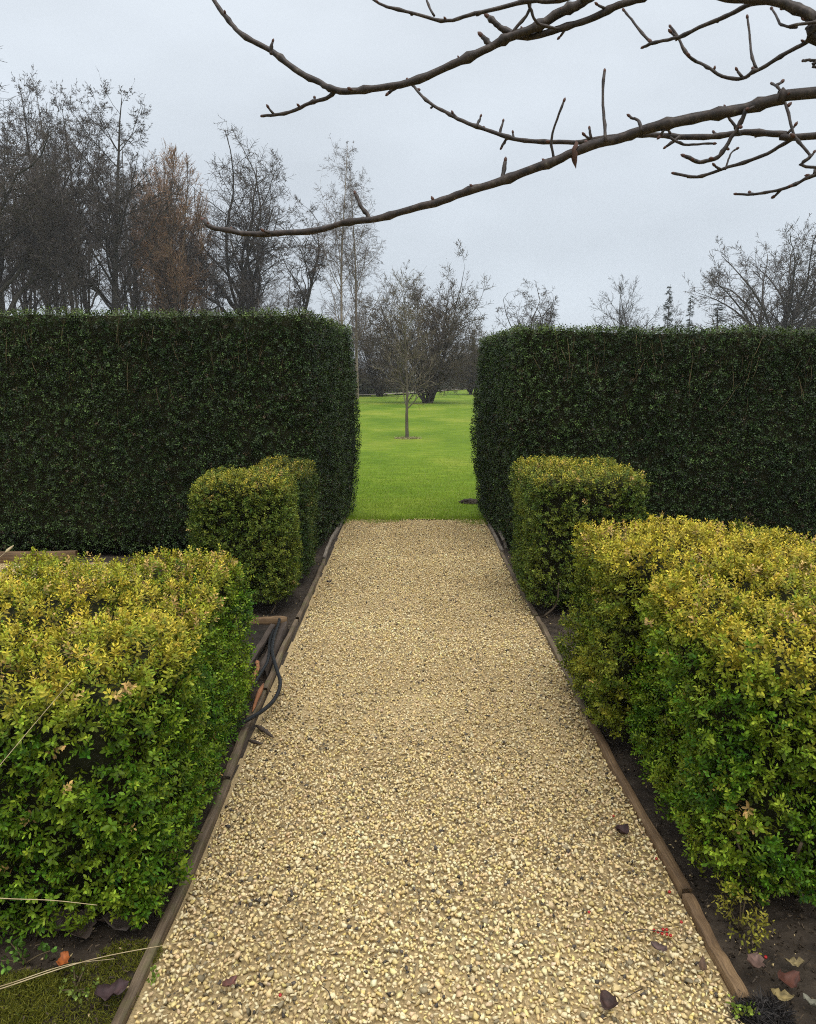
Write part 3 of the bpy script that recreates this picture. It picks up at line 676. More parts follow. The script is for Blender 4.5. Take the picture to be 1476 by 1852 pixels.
tree('oak', 11, 21, 10.5, (.62, .75), S1(10.5, .40), [dict(seg=8, wob=.05, aim=1, n=14, t0=.42, ang=34, lr=1.0, ls=.25, tip=.5, rr=.5, keep=1), dict(seg=10, wob=.19, trop=.07, n=14, t0=.22, ang=50, lr=.40, tip=.18, rr=.5),
   dict(seg=6, wob=.24, trop=.04, n=10, t0=.12, ang=50, lr=.48, tip=.3, rr=.55, rmin=.014), dict(seg=3, wob=.25, trop=.04, n=9, t0=.1, ang=52, lr=.55, tip=.5, rmin=.0145), tw], BK, TW, [8, 6, 4, 3, 3])
tree('ash', 23, 22, 9.5, (.55, 1.0), S1(21, .28), [dict(seg=14, wob=.025, n=28, t0=.22, ang=40, lr=.36, ls=.30, tip=.08, rr=.48, keep=1), dict(seg=8, wob=.12, trop=.08, n=12, t0=.15, ang=44, lr=.36, tip=.2, rr=.5),
   dict(seg=4, wob=.18, trop=.07, n=8, t0=.1, ang=46, lr=.46, tip=.4, rr=.6, rmin=.012), dict(seg=2, wob=.2, trop=.05, n=6, t0=.1, ang=46, lr=.55, tip=.5, rmin=.0145), tw], BK, TW, [8, 5, 3, 3, 3])
tree('alder', 29, 22, 8, (.6, 1.0), ([[0, 0, -.3], [.7, .4, -.3], [-.6, -.5, -.3]], [[.02, 0, 1], [.06, .03, 1], [-.07, -.02, 1]], [21, 19, 18.5], [.17, .14, .12]), [dict(seg=14, wob=.03, n=20, t0=.25, ang=38, lr=.22, ls=.30, tip=.1, rr=.42, keep=1),
   dict(seg=6, wob=.14, trop=.10, n=10, t0=.1, ang=42, lr=.42, tip=.3, rr=.55, rmin=.013), dict(seg=3, wob=.2, trop=.08, n=9, t0=.1, ang=44, lr=.5, tip=.4, rmin=.0145), tw], (.10, .088, .072), (.135, .108, .088), [7, 4, 3, 3])
tree('willow', 31, 18.8, 6.4, (.62, .8), ([[-.5, 0, -.3], [.5, .2, -.3]], [[-.05, 0, 1], [.10, 0, 1]], [8.5, 7.5], [.36, .28]), [dict(seg=6, wob=.06, aim=1, n=14, t0=.35, ang=26, lr=1.1, ls=.2, tip=.5, rr=.42, keep=1), dict(seg=8, wob=.10, trop=.08, n=12, t0=.2, ang=34, lr=.40, tip=.25, rr=.5),
   dict(seg=5, wob=.12, trop=.12, n=9, t0=.15, ang=32, lr=.5, tip=.4, rr=.6, rmin=.012), dict(seg=2, wob=.12, trop=.12, n=7, t0=.1, ang=30, lr=.7, tip=.5, rmin=.0145), tw], (.075, .062, .045), (.36, .22, .13), [8, 5, 3, 3, 3])
tree('slim', 37, 15.7, 4.8, (.68, .6), S1(11.5, .2, -.02), [dict(seg=10, wob=.07, aim=1, n=12, t0=.45, ang=46, lr=.36, ls=.2, tip=.35, rr=.45, keep=1), dict(seg=7, wob=.24, trop=.08, n=10, t0=.2, ang=50, lr=.42, tip=.25, rr=.55),
   dict(seg=4, wob=.28, trop=.05, n=8, t0=.15, ang=48, lr=.5, tip=.4, rmin=.012), dict(seg=2, wob=.28, n=6, t0=.15, ang=48, lr=.6, tip=.5, rmin=.0145), tw], BK, TW, [7, 5, 3, 3, 3])
tree('birch', 43, 18.4, 5.4, (.66, .9), S1(18, .14), [dict(seg=12, wob=.02, n=26, t0=.20, ang=34, lr=.30, ls=.35, tip=.06, rr=.42, keep=1), dict(seg=8, wob=.10, trop=.06, n=11, t0=.15, ang=38, lr=.38, tip=.2, rr=.5),
   dict(seg=4, wob=.12, trop=-.04, n=7, t0=.1, ang=40, lr=.48, tip=.4, rmin=.008), dict(seg=3, wob=.12, trop=-.25, n=4, t0=.1, ang=36, lr=.85, tip=.5, rmin=.009), dict(seg=1, wob=.1, trop=-.6, tip=.6)], (.30, .24, .185), (.12, .092, .08), [7, 4, 3, 3, 3])
st = [[math.cos(a) * .22, math.sin(a) * .22, -.2] for a in range(9)]; dv = [[math.cos(a * .7) * (.5 + .06 * a), math.sin(a * .7) * (.5 + .06 * a), 1] for a in range(9)]; dv[0] = [.05, 0, 1]; dv[4] = [-.25, .1, 1]; dv[7] = [.3, -.1, 1]
tree('dome', 47, 9.1, 8.8, (.38, 1.0), (st, dv, [7] * 9, [.14, .10, .10, .10, .10, .09, .09, .1, .08]), [dict(aim0=1, seg=8, wob=.08, n=15, t0=.12, ang=44, lr=.50, ls=.25, tip=.1, rr=.48, keep=1), dict(seg=6, wob=.18, trop=.05, n=11, t0=.1, ang=46, lr=.45, tip=.25, rr=.55),
   dict(seg=3, wob=.22, trop=.05, n=11, t0=.05, ang=48, lr=.5, tip=.4, rmin=.0125), tw], (.05, .042, .034), (.115, .092, .068), [7, 4, 3, 3])
tree('twisted', 53, 12.2, 6.4, (.55, .9), S1(5.5, .28, .06), [dict(seg=6, wob=.12, aim=1, n=13, t0=.35, ang=38, lr=.95, ls=.2, tip=.5, rr=.48, keep=1), dict(seg=9, wob=.26, trop=.05, n=11, t0=.25, ang=55, lr=.42, tip=.22, rr=.5),
   dict(seg=5, wob=.26, trop=-.04, n=9, t0=.1, ang=52, lr=.5, tip=.35, rmin=.014), dict(seg=3, wob=.2, trop=-.12, n=6, t0=.1, ang=46, lr=.6, tip=.5, rmin=.016), tw], BK, TW, [7, 5, 3, 3, 3])
st = [[math.cos(a) * .8, math.sin(a) * .8, -.2] for a in range(9)]; dv = [[math.cos(a * .7) * .62, math.sin(a * .7) * .62, 1] for a in range(9)]; dv[3] = [.02, 0, 1]; dv[6] = [-.2, .1, 1]
tree('spread', 59, 13.2, 12.4, (.35, 1.0), (st, dv, [10.5] * 9, [.2] * 9), [dict(aim0=1, seg=8, wob=.06, n=14, t0=.2, ang=34, lr=.46, ls=.3, tip=.15, rr=.5, keep=1), dict(seg=5, wob=.14, trop=.07, n=10, t0=.15, ang=38, lr=.46, tip=.3, rr=.55, rmin=.016),
   dict(seg=3, wob=.16, trop=.06, n=8, t0=.1, ang=40, lr=.5, tip=.4, rmin=.018), tw], (.06, .055, .05), (.095, .085, .078), [6, 4, 3, 3])
tree('dome2', 61, 15.9, 15, (.36, 1.0), S1(5.5, .5), [dict(seg=6, wob=.05, aim=1, n=24, t0=.3, ang=46, lr=1.9, ls=.15, tip=.6, rr=.36, keep=1), dict(seg=10, wob=.11, trop=.05, n=15, t0=.12, ang=44, lr=.34, tip=.15, rr=.5),
   dict(seg=5, wob=.18, trop=.05, n=9, t0=.1, ang=46, lr=.46, tip=.35, rmin=.015), dict(seg=2, wob=.2, trop=.05, n=6, t0=.1, ang=46, lr=.6, tip=.5, rmin=.017), tw], BK, TW, [8, 5, 3, 3, 3])
tree('young', 73, 4.3, 2.0, (.5, .8), S1(4.3, .060), [dict(seg=14, wob=.02, n=36, t0=.22, ang=44, lr=.34, ls=.45, tip=.05, tp=.7, rr=.45, keep=1), dict(seg=6, wob=.10, trop=.10, n=9, t0=.15, ang=40, lr=.40, tip=.3, rr=.6, rmin=.004),
   dict(seg=3, wob=.16, trop=.08, n=5, t0=.15, ang=40, lr=.5, tip=.5, rmin=.0048), dict(seg=2, wob=.16, tip=.5)], (.13, .11, .085), (.21, .175, .125), [8, 5, 3, 3])
# conifer: whorls of drooping boughs set with needle tufts
def conifer():
    rng = np.random.default_rng(5); V, F, C = tubes(np.array([[(0, 0, -.3), (.02, 0, 3), (.04, .02, 7), (.1, 0, 10.2)]], float), np.array([[.14, .11, .06, .012]]), 6, np.broadcast_to(np.array([.05, .042, .035]), (1, 4, 6, 3)))
    tr = mesh_np('conifer_trunk', V, F, C, smooth=True)
    n = 190; z = rng.uniform(.6, 10, n); a = rng.uniform(0, 6.28, n); l = (1.55 - .135 * z) * rng.uniform(.6, 1.15, n) + .12
    k = 6; t = np.linspace(0, 1, k); P = np.zeros((n, k, 3)); P[..., 0] = np.cos(a)[:, None] * l[:, None] * t; P[..., 1] = np.sin(a)[:, None] * l[:, None] * t; P[..., 2] = z[:, None] - .35 * l[:, None] * t ** 1.5 + .18 * l[:, None] * t ** 3
    V, F, C = tubes(P, np.tile(np.linspace(.022, .008, k), (n, 1)), 3, np.broadcast_to(np.array([.05, .042, .035]), (n, k, 3, 3)))
    m = n * 20; i = rng.integers(0, n, m); s = rng.uniform(.15, 1, m); g = s * (k - 1); i0 = np.minimum(g.astype(int), k - 2); fr = (g - i0)[:, None]
    q = P[i, i0] * (1 - fr) + P[i, i0 + 1] * fr; d = nrm(np.stack([np.cos(a[i]), np.sin(a[i]), -.4 + 0 * s], -1) + rng.normal(0, .7, (m, 3))) * rng.uniform(.12, .3, m)[:, None]
    w = nrm(np.cross(d, rng.normal(size=(m, 3)))) * .022
    Vn = np.stack([q - w, q + w, q + d], 1).reshape(-1, 3); Fn = np.arange(m * 3).reshape(-1, 3) + len(V)
    Cn_ = np.repeat(np.array([.045, .06, .042]) * rng.uniform(.6, 1.3, (m, 1)), 3, 0)
    return [tr, mesh_np('conifer_crown', np.concatenate([V, Vn]), [F, Fn], np.concatenate([C, Cn_]))]
TREES['conifer'] = (conifer(), 10.2, 2.6)
NAMES = dict(oak='oak_tree', ash='bare_tree', alder='many_stemmed_tree', willow='willow_tree', slim='slender_tree', birch='birch_tree', dome='rounded_tree', twisted='twisted_tree', spread='spreading_tree', dome2='broad_tree', young='young_tree', conifer='conifer_tree')
def plant(kind, x, y, H, W, rz, label, group, z=0.0):
    (tr, cw), h0, w0 = TREES[kind]; r = empty(NAMES[kind], (x, y, z)); r.rotation_euler = (0, 0, rz); r.scale = (W / w0, W / w0, H / h0)
    obj('trunk', tr, M_bark, r); obj('crown', cw, M_bark, r); tag(r, label, 'tree', group); return r
LW = 'bare trees of the wood on the left'; RT = 'bare trees behind the right hedge'
plant('young', -.015, 20.7, 4.4, 2.0, .4, 'young bare tree standing alone on the lawn in the opening', None)
for a in [('oak', -25.1, 50, 22.0, 13.5, 1.0, 'tall spreading bare tree cut by the left edge of the picture', LW),
  ('ash', -27.0, 60, 23.4, 9.5, .3, 'tall twiggy bare tree second from the left edge', LW), ('alder', -28.4, 68, 26.0, 8.5, 2.0, 'thin stemmed bare tree rising behind the twiggy tree near the left edge', LW),
  ('ash', -21.2, 57, 21.9, 11.0, 4.2, 'tall bare tree with a dark central trunk left of the reddish willow', LW), ('alder', -36.3, 76, 26.1, 10, 5.0, 'grey many stemmed bare tree deep in the wood at far left', LW),
  ('alder', -24.6, 72, 23.7, 8.5, 3.1, 'thin bare tree rising behind the dark central trunk tree', LW), ('ash', -32.0, 80, 28.4, 10.5, 1.9, 'tallest bare tree at the back of the left wood', LW),
  ('ash', -23.0, 52, 17.4, 5.2, 5.5, 'narrow shorter bare tree at the front of the left wood', LW), ('alder', -27.4, 84, 21.3, 9, .9, 'pale thin bare tree seen just left of the willow', LW),
  ('alder', -34.0, 64, 21.9, 9, 4.0, 'many stemmed bare tree at the extreme left behind the spreading tree', LW),
  ('willow', -18.0, 62, 18.8, 6.3, .2, 'reddish twigged willow with upright shoots above the left hedge', LW), ('oak', -14.0, 65, 21.1, 11.0, 3.6, 'open crowned bare oak with winding limbs right of the willow', LW),
  ('alder', -21.9, 86, 21.8, 7.6, 1.3, 'faint thin tree between the willow and the oak', LW), ('ash', -16.6, 88, 16.0, 9.0, 2.7, 'low faint tree showing behind the oak trunk', LW),
  ('slim', -8.4, 60, 15.7, 4.8, .8, 'slender bare tree with a bent trunk between oak and birches', LW), ('birch', -4.9, 58, 18.4, 5.2, 2.2, 'taller left birch with a pale trunk and drooping twigs', 'birches above the left hedge end'),
  ('birch', -3.9, 60, 16.9, 5.2, .1, 'shorter right birch with a pale trunk and drooping twigs', 'birches above the left hedge end'),
  ('dome', 1.25, 50, 10.6, 9.2, 0, 'large rounded bare tree behind the young lawn tree', None), ('dome', -2.4, 67, 8.6, 6.0, 1.7, 'smaller rounded bare tree just right of the birches', None),
  ('dome', 6.0, 74, 7.4, 6.4, 3.9, 'low rounded bare tree at the right end of the opening', None),
  ('twisted', 11.2, 75, 13.0, 6.0, .5, 'bare tree with twisted limbs right of the opening', RT), ('spread', 25.8, 92, 13.4, 12.4, .6, 'fan shaped bare tree above the middle of the right hedge', RT),
  ('dome2', 32.4, 70, 17.8, 16.5, .3, 'largest broad bare tree above the right hedge', RT), ('dome2', 44.7, 80, 18, 16, 2.4, 'broad bare tree behind the largest one at the right edge', RT)]:
    plant(*a)
for x, y, H, W, rz, k in ((-19.5, 68, 17, 6, .4, 'ash'), (-33.5, 70, 24, 9, .2, 'ash'), (-24.8, 60, 19.5, 6.5, 1.1, 'alder'), (-21.5, 64, 18, 6, 3.3, 'alder'), (-26.0, 75, 23, 8, 5.1, 'ash'), (-31.5, 62, 22, 7.5, .7, 'alder'), (-17.2, 74, 14.5, 6, 2.9, 'alder'), (-12.5, 76, 12.5, 7, 4.9, 'alder'), (-22.6, 78, 20, 7, 3.9, 'alder'), (-37.5, 84, 25, 9, 1.6, 'ash')):
    plant(k, x, y, H, W, rz, 'bare slim tree crowded among the others of the left wood', 'slim trees crowded in the left wood')
CF = 'small conifers above the right hedge'
plant('conifer', 28.4, 87, 11.6, 2.3, 0, 'slim conifer in front of the fan shaped bare tree', CF)
plant('conifer', 31.2, 88, 10.7, 2.0, 2, 'lone slim conifer between the fan shaped tree and broad tree', CF)
plant('conifer', 31.9, 82, 9.3, 4.0, 4, 'bushier dark conifer at the left foot of the broad tree', CF)
# undergrowth of the wood: one tangled mass
def undergrowth(name, seed, n, pts, hl, r0, cols, label, lv2=5, lv3=4):
    rng = np.random.default_rng(seed); P0 = pts(rng, n); D = np.stack([rng.normal(0, .22, n), rng.normal(0, .22, n), np.ones(n)], -1)
    br = grow(seed, (P0, D, rng.uniform(*hl, n), np.full(n, r0)), [dict(seg=5, wob=.10, n=lv2, t0=.12, ang=38, lr=.55, ls=.3, tip=.3, rr=.6, keep=.95, rmin=.014), dict(seg=3, wob=.2, trop=.06, n=lv3, t0=.1, ang=42, lr=.6, tip=.4, rmin=.011), dict(seg=2, wob=.25, tip=.5)])
    Vs, Fs, Cs, o = [], [], [], 0
    for li, (p, r) in enumerate(br):
        cc = np.broadcast_to(np.array(cols[li]) * rng.uniform(.7, 1.3, (len(p), 1, 1, 1)), (len(p), p.shape[1], 3, 3)); V, F, C = tubes(p, r, 3, cc, o); Vs.append(V); Fs.append(F); Cs.append(C); o += len(V)
    ob = obj(name, mesh_np(name, np.concatenate(Vs), np.concatenate(Fs), np.concatenate(Cs)), M_bark); tag(ob, label, 'undergrowth', kind='stuff')
def pts_left(rng, n):
    y = rng.uniform(54, 92, n); u = rng.uniform(-.60, -.10, n); return np.stack([u * y, y, 0 * y], -1)
undergrowth('undergrowth', 3, 300, pts_left, (2.2, 6.0), .035, [(.07, .06, .046), (.085, .07, .054), (.10, .08, .062)], 'tangled brown undergrowth along the foot of the left wood', 6, 4)
def pts_mid(rng, n):
    x = rng.uniform(-10, 15, n); return np.stack([x, 70.5 + np.clip(x + 4, -3, 30) * 3.45 + rng.uniform(0, 22, n), 0 * x], -1)
undergrowth('undergrowth', 4, 330, pts_mid, (2.2, 6.0), .035, [(.05, .045, .034), (.06, .052, .04), (.075, .062, .046)], 'low brown undergrowth beyond the lawn behind the rounded tree', 6, 4)
def leafy_mass(name, pts, size, cols, label, seed):
    rng = np.random.default_rng(seed); n = len(pts); d = nrm(rng.normal(size=(n, 3))); s = nrm(np.cross(d, rng.normal(size=(n, 3)))); k = rng.uniform(.5, 1.2, (n, 1)) * size
    V = np.stack([pts, pts + d * k * .5 + s * k * .3, pts + d * k, pts + d * k * .5 - s * k * .3], 1).reshape(-1, 3); C = blend(cols[0], cols[1], rng.random(n)) * rng.uniform(.7, 1.25, (n, 1))
    o = obj(name, mesh_np(name, V, np.arange(n * 4).reshape(-1, 4), np.repeat(C, 4, 0)), M_hleaf); tag(o, label, 'thicket', kind='stuff')
def thicket_pts(rng, n, clumps):
    out = []
    for cx, cy, rx, ry, h, w in clumps:
        m = int(n * w); q = nrm(rng.normal(size=(m, 3))) * rng.uniform(.7, 1.0, (m, 1)) * (1 + .18 * sn(nrm(rng.normal(size=(m, 3))), 1.0, 3))[:, None]; q[:, 2] = np.abs(q[:, 2]); out.append(q * np.array([rx, ry, h]) + np.array([cx, cy, .05]))
    return np.concatenate(out)
rk = np.random.default_rng(8)
leafy_mass('evergreen_thicket', thicket_pts(rk, 1500, [(-7.2, 74, 2.4, 2, 4.2, 1.2), (-5.0, 71.5, 1.5, 1.4, 2.6, .8), (-3.4, 74.5, 1.3, 1.2, 1.7, .5), (-.6, 85, 2.2, 2, 2.2, .8), (2.6, 96, 2.2, 2, 2.6, .8), (5.4, 104, 2.4, 2, 2.0, .7), (8.4, 116, 3.0, 2, 4.6, 1.2), (12, 118, 3, 2, 5.2, 1.2)]), .42, ((.022, .03, .014), (.06, .06, .028)), 'dark evergreen thicket closing the far side of the lawn', 9)

# ------------------------------------------------------------------ overhanging bare branches
BR=[
    ('M',[(0.758,1.55,2.121,0.0138),(0.711,1.571,2.119,0.0136),(0.658,1.592,2.112,0.0133),(0.603,1.613,2.104,0.0129),(0.525,1.634,2.097,0.0126),(0.467,1.655,2.085,0.0123),(0.417,1.676,2.076,0.0119),(0.344,1.697,2.058,0.0116),(0.28,1.718,2.036,0.0112),(0.214,1.739,2.017,0.0108),(0.145,1.761,2,0.0104),(0.075,1.782,1.982,0.01),(0.002,1.803,1.965,0.0096),(-0.072,1.824,1.952,0.0092),(-0.148,1.845,1.945,0.0087),(-0.227,1.866,1.932,0.0082),(-0.319,1.887,1.93,0.0078),(-0.401,1.908,1.937,0.0073),(-0.458,1.929,1.95,0.0068),(-0.488,1.95,1.97,0.0063)]),
    ('N',[(0.839,1.7,2.09,0.0085),(0.79,1.732,2.102,0.0083),(0.733,1.764,2.115,0.008),(0.675,1.796,2.118,0.0077),(0.602,1.829,2.124,0.0075),(0.525,1.861,2.139,0.0072),(0.446,1.893,2.14,0.0069),(0.389,1.925,2.141,0.0065),(0.304,1.957,2.151,0.0062),(0.242,1.989,2.17,0.0058),(0.178,2.021,2.2,0.0055),(0.126,2.054,2.231,0.0051),(0.072,2.086,2.267,0.0047),(0.031,2.118,2.31,0.0043),(0.007,2.15,2.347,0.0038)]),
    ('U',[(0.499,1.75,2.443,0.0131),(0.437,1.765,2.412,0.0128),(0.373,1.779,2.379,0.0124),(0.341,1.794,2.369,0.012),(0.292,1.809,2.349,0.0116),(0.229,1.824,2.327,0.0112),(0.177,1.838,2.311,0.0108),(0.1,1.853,2.28,0.0104),(0.002,1.868,2.251,0.0099),(-0.097,1.882,2.238,0.0095),(-0.167,1.897,2.245,0.009),(-0.206,1.912,2.266,0.0086),(-0.26,1.926,2.298,0.0081),(-0.316,1.941,2.343,0.0077),(-0.386,1.956,2.384,0.0072),(-0.419,1.971,2.421,0.0067),(-0.452,1.985,2.469,0.0062),(-0.471,2,2.511,0.0057)]),
    ('U2',[(0.605,1.7,2.424,0.0091),(0.538,1.725,2.396,0.009),(0.469,1.75,2.366,0.009),(0.419,1.775,2.358,0.0089),(0.355,1.8,2.34,0.0088),(0.283,1.825,2.331,0.0087),(0.227,1.85,2.335,0.0086)]),
    ('S1',[(-0.159,1.9,2.245,0.0061),(-0.188,1.917,2.235,0.0056),(-0.229,1.935,2.227,0.0052),(-0.29,1.952,2.212,0.0047),(-0.345,1.97,2.211,0.0042)]),
    ('T0',[(0.407,1.6,2.324,0.0063),(0.339,1.619,2.316,0.0059),(0.279,1.638,2.317,0.0056),(0.228,1.656,2.32,0.0052),(0.144,1.675,2.313,0.0048),(0.091,1.694,2.304,0.0044),(0.025,1.712,2.321,0.004),(-0.043,1.731,2.345,0.0036),(-0.083,1.75,2.374,0.0031)]),
    ('R1',[(0.789,1.5,2.185,0.0118),(0.732,1.52,2.234,0.0112),(0.694,1.54,2.265,0.0106),(0.641,1.56,2.283,0.0099),(0.577,1.58,2.299,0.0093),(0.51,1.6,2.329,0.0086)]),
    ('T1',[(0.665,1.58,2.288,0.0056),(0.639,1.604,2.291,0.0053),(0.597,1.628,2.279,0.0049),(0.543,1.652,2.262,0.0045),(0.497,1.676,2.257,0.0041),(0.478,1.7,2.259,0.0036)]),
    ('T1b',[(0.492,1.69,2.26,0.0036),(0.463,1.72,2.304,0.0031),(0.447,1.75,2.347,0.0025)]),
    ('T2',[(0.81,1.55,2.26,0.0055),(0.76,1.572,2.227,0.0053),(0.745,1.594,2.222,0.0051),(0.715,1.617,2.206,0.0048),(0.683,1.639,2.194,0.0046),(0.663,1.661,2.184,0.0043),(0.624,1.683,2.202,0.004),(0.592,1.706,2.229,0.0037),(0.564,1.728,2.268,0.0034),(0.543,1.75,2.316,0.0031)]),
    ('T2b',[(0.69,1.66,2.203,0.0036),(0.684,1.68,2.245,0.003),(0.681,1.7,2.312,0.0024)]),
    ('T3',[(0.737,1.5,2.223,0.0037),(0.704,1.533,2.225,0.0033),(0.688,1.567,2.248,0.0028),(0.687,1.6,2.283,0.0023)]),
    ('T4',[(0.641,1.58,2.104,0.0051),(0.629,1.59,2.064,0.005),(0.604,1.6,2.026,0.0049),(0.581,1.61,2.016,0.0047),(0.543,1.62,2.029,0.0046)]),
    ('T5',[(0.817,1.74,2.101,0.005),(0.785,1.768,2.08,0.0047),(0.715,1.795,2.058,0.0045),(0.654,1.823,2.042,0.0042),(0.601,1.85,2.052,0.004)]),
    ('T5b',[(0.696,1.8,2.05,0.0026),(0.705,1.81,2.077,0.0023),(0.726,1.82,2.099,0.0019)]),
    ('T6',[(0.906,1.7,2.032,0.0049),(0.858,1.725,2.018,0.0045),(0.818,1.75,2.005,0.0041),(0.777,1.775,1.994,0.0036),(0.723,1.8,2,0.0032)]),
    ('T7',[(0.821,1.6,2.001,0.004),(0.792,1.624,2.033,0.0038),(0.774,1.648,2.07,0.0036),(0.764,1.672,2.124,0.0035),(0.755,1.696,2.179,0.0033),(0.748,1.72,2.195,0.0031)]),
    ('T8',[(0.809,1.55,2.169,0.0039),(0.765,1.575,2.185,0.0034),(0.753,1.6,2.197,0.0029)]),
    ('V1',[(0.399,1.66,2.069,0.0047),(0.394,1.68,2.127,0.0039),(0.399,1.7,2.211,0.003)]),
    ('V2',[(0.306,1.72,2.045,0.0037),(0.299,1.71,2.099,0.0031),(0.318,1.7,2.156,0.0024)]),
    ('V3',[(0.203,1.75,2.015,0.0056),(0.206,1.76,2.055,0.005)]),
    ('V4',[(-0.088,1.84,1.953,0.0059),(-0.104,1.85,1.981,0.0053),(-0.121,1.86,2.011,0.0047)]),
    ('V5',[(0.46,1.62,2.076,0.004),(0.45,1.63,2.098,0.0035),(0.439,1.64,2.109,0.0029)]),
    ('V6',[(0.06,1.95,2.422,0.0035),(0.041,1.98,2.472,0.0028)]),
    ('V7',[(0.223,1.82,2.327,0.0046),(0.256,1.81,2.371,0.0039),(0.26,1.8,2.398,0.0032)]),
    ('V8',[(0.313,1.76,2.314,0.0038),(0.27,1.747,2.321,0.0035),(0.248,1.733,2.343,0.0033),(0.242,1.72,2.363,0.0031)]),
    ('V9',[(0.234,1.86,2.343,0.0093),(0.204,1.865,2.361,0.008),(0.178,1.87,2.383,0.0067)]),
    ('V10',[(0.188,1.88,2.329,0.0067),(0.166,1.89,2.354,0.0061)]),
    ('V11',[(0.696,1.73,2.101,0.0043),(0.677,1.73,2.121,0.0037),(0.661,1.73,2.152,0.0031)]),
    ('V12',[(0.556,1.76,2.104,0.0038),(0.598,1.76,2.089,0.0031),(0.65,1.76,2.093,0.0025)]),
    ('V13',[(0.167,2.02,2.199,0.0043),(0.176,2.03,2.23,0.0029)]),
    ('V14',[(0.223,2,2.18,0.0043),(0.228,2.01,2.209,0.0029)]),
    ('V15',[(0.241,2,2.174,0.0043),(0.228,2,2.152,0.0036)]),
    ('V16',[(0.406,1.83,2.12,0.0039),(0.401,1.83,2.143,0.0033)]),
    ('V17',[(0.592,1.8,2.117,0.0045),(0.563,1.8,2.097,0.0032)]),
    ('V18',[(-0.31,1.9,2.322,0.0047),(-0.305,1.9,2.343,0.0034)]),
    ('V19',[(-0.017,1.95,2.275,0.0063),(-0.043,1.95,2.256,0.0049)]),
]

oh = empty('overhanging_tree', (2.15, 1.0, 0))
tag(oh, 'dark bare branches with buds hanging across the top of the view', 'tree')
ob = np.array([2.15, 1.0, 0]); rb = np.random.default_rng(77)
tp = spline([(2.15, 1.0, -.1), (2.12, 1.02, 1.0), (2.16, 1.0, 2.0), (2.08, 1.05, 2.9), (2.15, 1.0, 4.2)], 6)
V, fs = polytube(tp - ob, np.linspace(.085, .05, len(tp)), 12); obj('trunk', mesh_np('trunk', V, fs, smooth=True), M_twig, oh)
EXT = {'M': [(2.12, 1.02, 1.75, .03), (1.35, 1.3, 2.06, .019)], 'N': [(2.14, 1.02, 1.85, .02), (1.4, 1.4, 2.07, .012)], 'U': [(2.1, 1.04, 2.75, .03), (1.3, 1.4, 2.78, .018)], 'U2': [(2.1, 1.04, 2.55, .025), (1.3, 1.4, 2.62, .014)],
       'T0': [(2.1, 1.04, 2.62, .02), (1.2, 1.4, 2.5, .011)], 'R1': [(2.14, 1.0, 2.1, .025), (1.4, 1.3, 2.15, .016)], 'T2': [(2.1, 1.02, 2.35, .02), (1.4, 1.3, 2.36, .011)], 'T3': [(2.1, 1.02, 2.2, .016), (1.3, 1.3, 2.2, .007)],
       'T6': [(2.14, 1.0, 1.8, .018), (1.4, 1.4, 1.98, .008)], 'T7': [(2.14, 1.0, 1.7, .016), (1.3, 1.35, 1.95, .006)], 'T8': [(2.12, 1.0, 2.1, .016), (1.3, 1.3, 2.14, .006)]}
def bud(p, d, s):
    d = nrm(np.array(d, float)); q = np.array([p, p + d * s * .35, p + d * s * .7, p + d * s])
    V, fs = polytube(q - ob, [s * .17, s * .30, s * .27, s * .06], 7); obj('bud', mesh_np('bud', V, fs, smooth=True), M_bud, oh)
for nme, pts in BR:
    e = EXT.get(nme, []); full = np.array(e + pts, float); p = spline(full, 5); r = np.maximum(p[:, 3], .0015)
    m = len(p); q = p[:, :3].copy(); q[len(e) * 5:] += rb.normal(0, .0004, (m - len(e) * 5, 3)) + .0016 * np.stack([np.sin(np.arange(m - len(e) * 5) * .7 + k_) for k_ in rb.uniform(0, 6, 3)], -1)
    r = r * .82 * (1 + .05 * rb.normal(size=m)); nd = np.arange(len(e) * 5 + 3, m - 1, 6); r[nd] *= rb.uniform(1.12, 1.45, len(nd)); nb = len(pts)
    V, fs = polytube(q - ob, r, 8); obj('branch' if nb > 4 else 'twig', mesh_np('branch', V, fs, smooth=True), M_twig, oh)
    tipd = q[-1] - q[-3]; bud(q[-1] - nrm(tipd) * .002, tipd, max(.010, r[-1] * 3.2))
    if nb > 4:
        k = int(len(pts) * .8); idx = np.linspace(len(e) * 5 + 4, m - 4, k).astype(int)
        for i, h in enumerate(idx):
            tdir = nrm(q[min(h + 1, m - 1)] - q[h - 1]); side = nrm(np.cross(tdir, rb.normal(size=3))); side[2] = abs(side[2]) * (1 if rb.random() < .7 else -1)
            dd = nrm(tdir * .7 + nrm(side) * 1.0); l = rb.uniform(.007, .013)
            if rb.random() < .45:
                a = q[h]; b2 = a + dd * (r[h] + l * 1.2); V, fs = polytube(np.array([a, (a + b2) / 2, b2]) - ob, [.0035, .003, .0026], 5); obj('spur', mesh_np('spur', V, fs, smooth=True), M_twig, oh); bud(b2, dd + np.array([0, 0, .3]), rb.uniform(.009, .013))
            else: bud(q[h] + dd * r[h] * .6, dd, l)
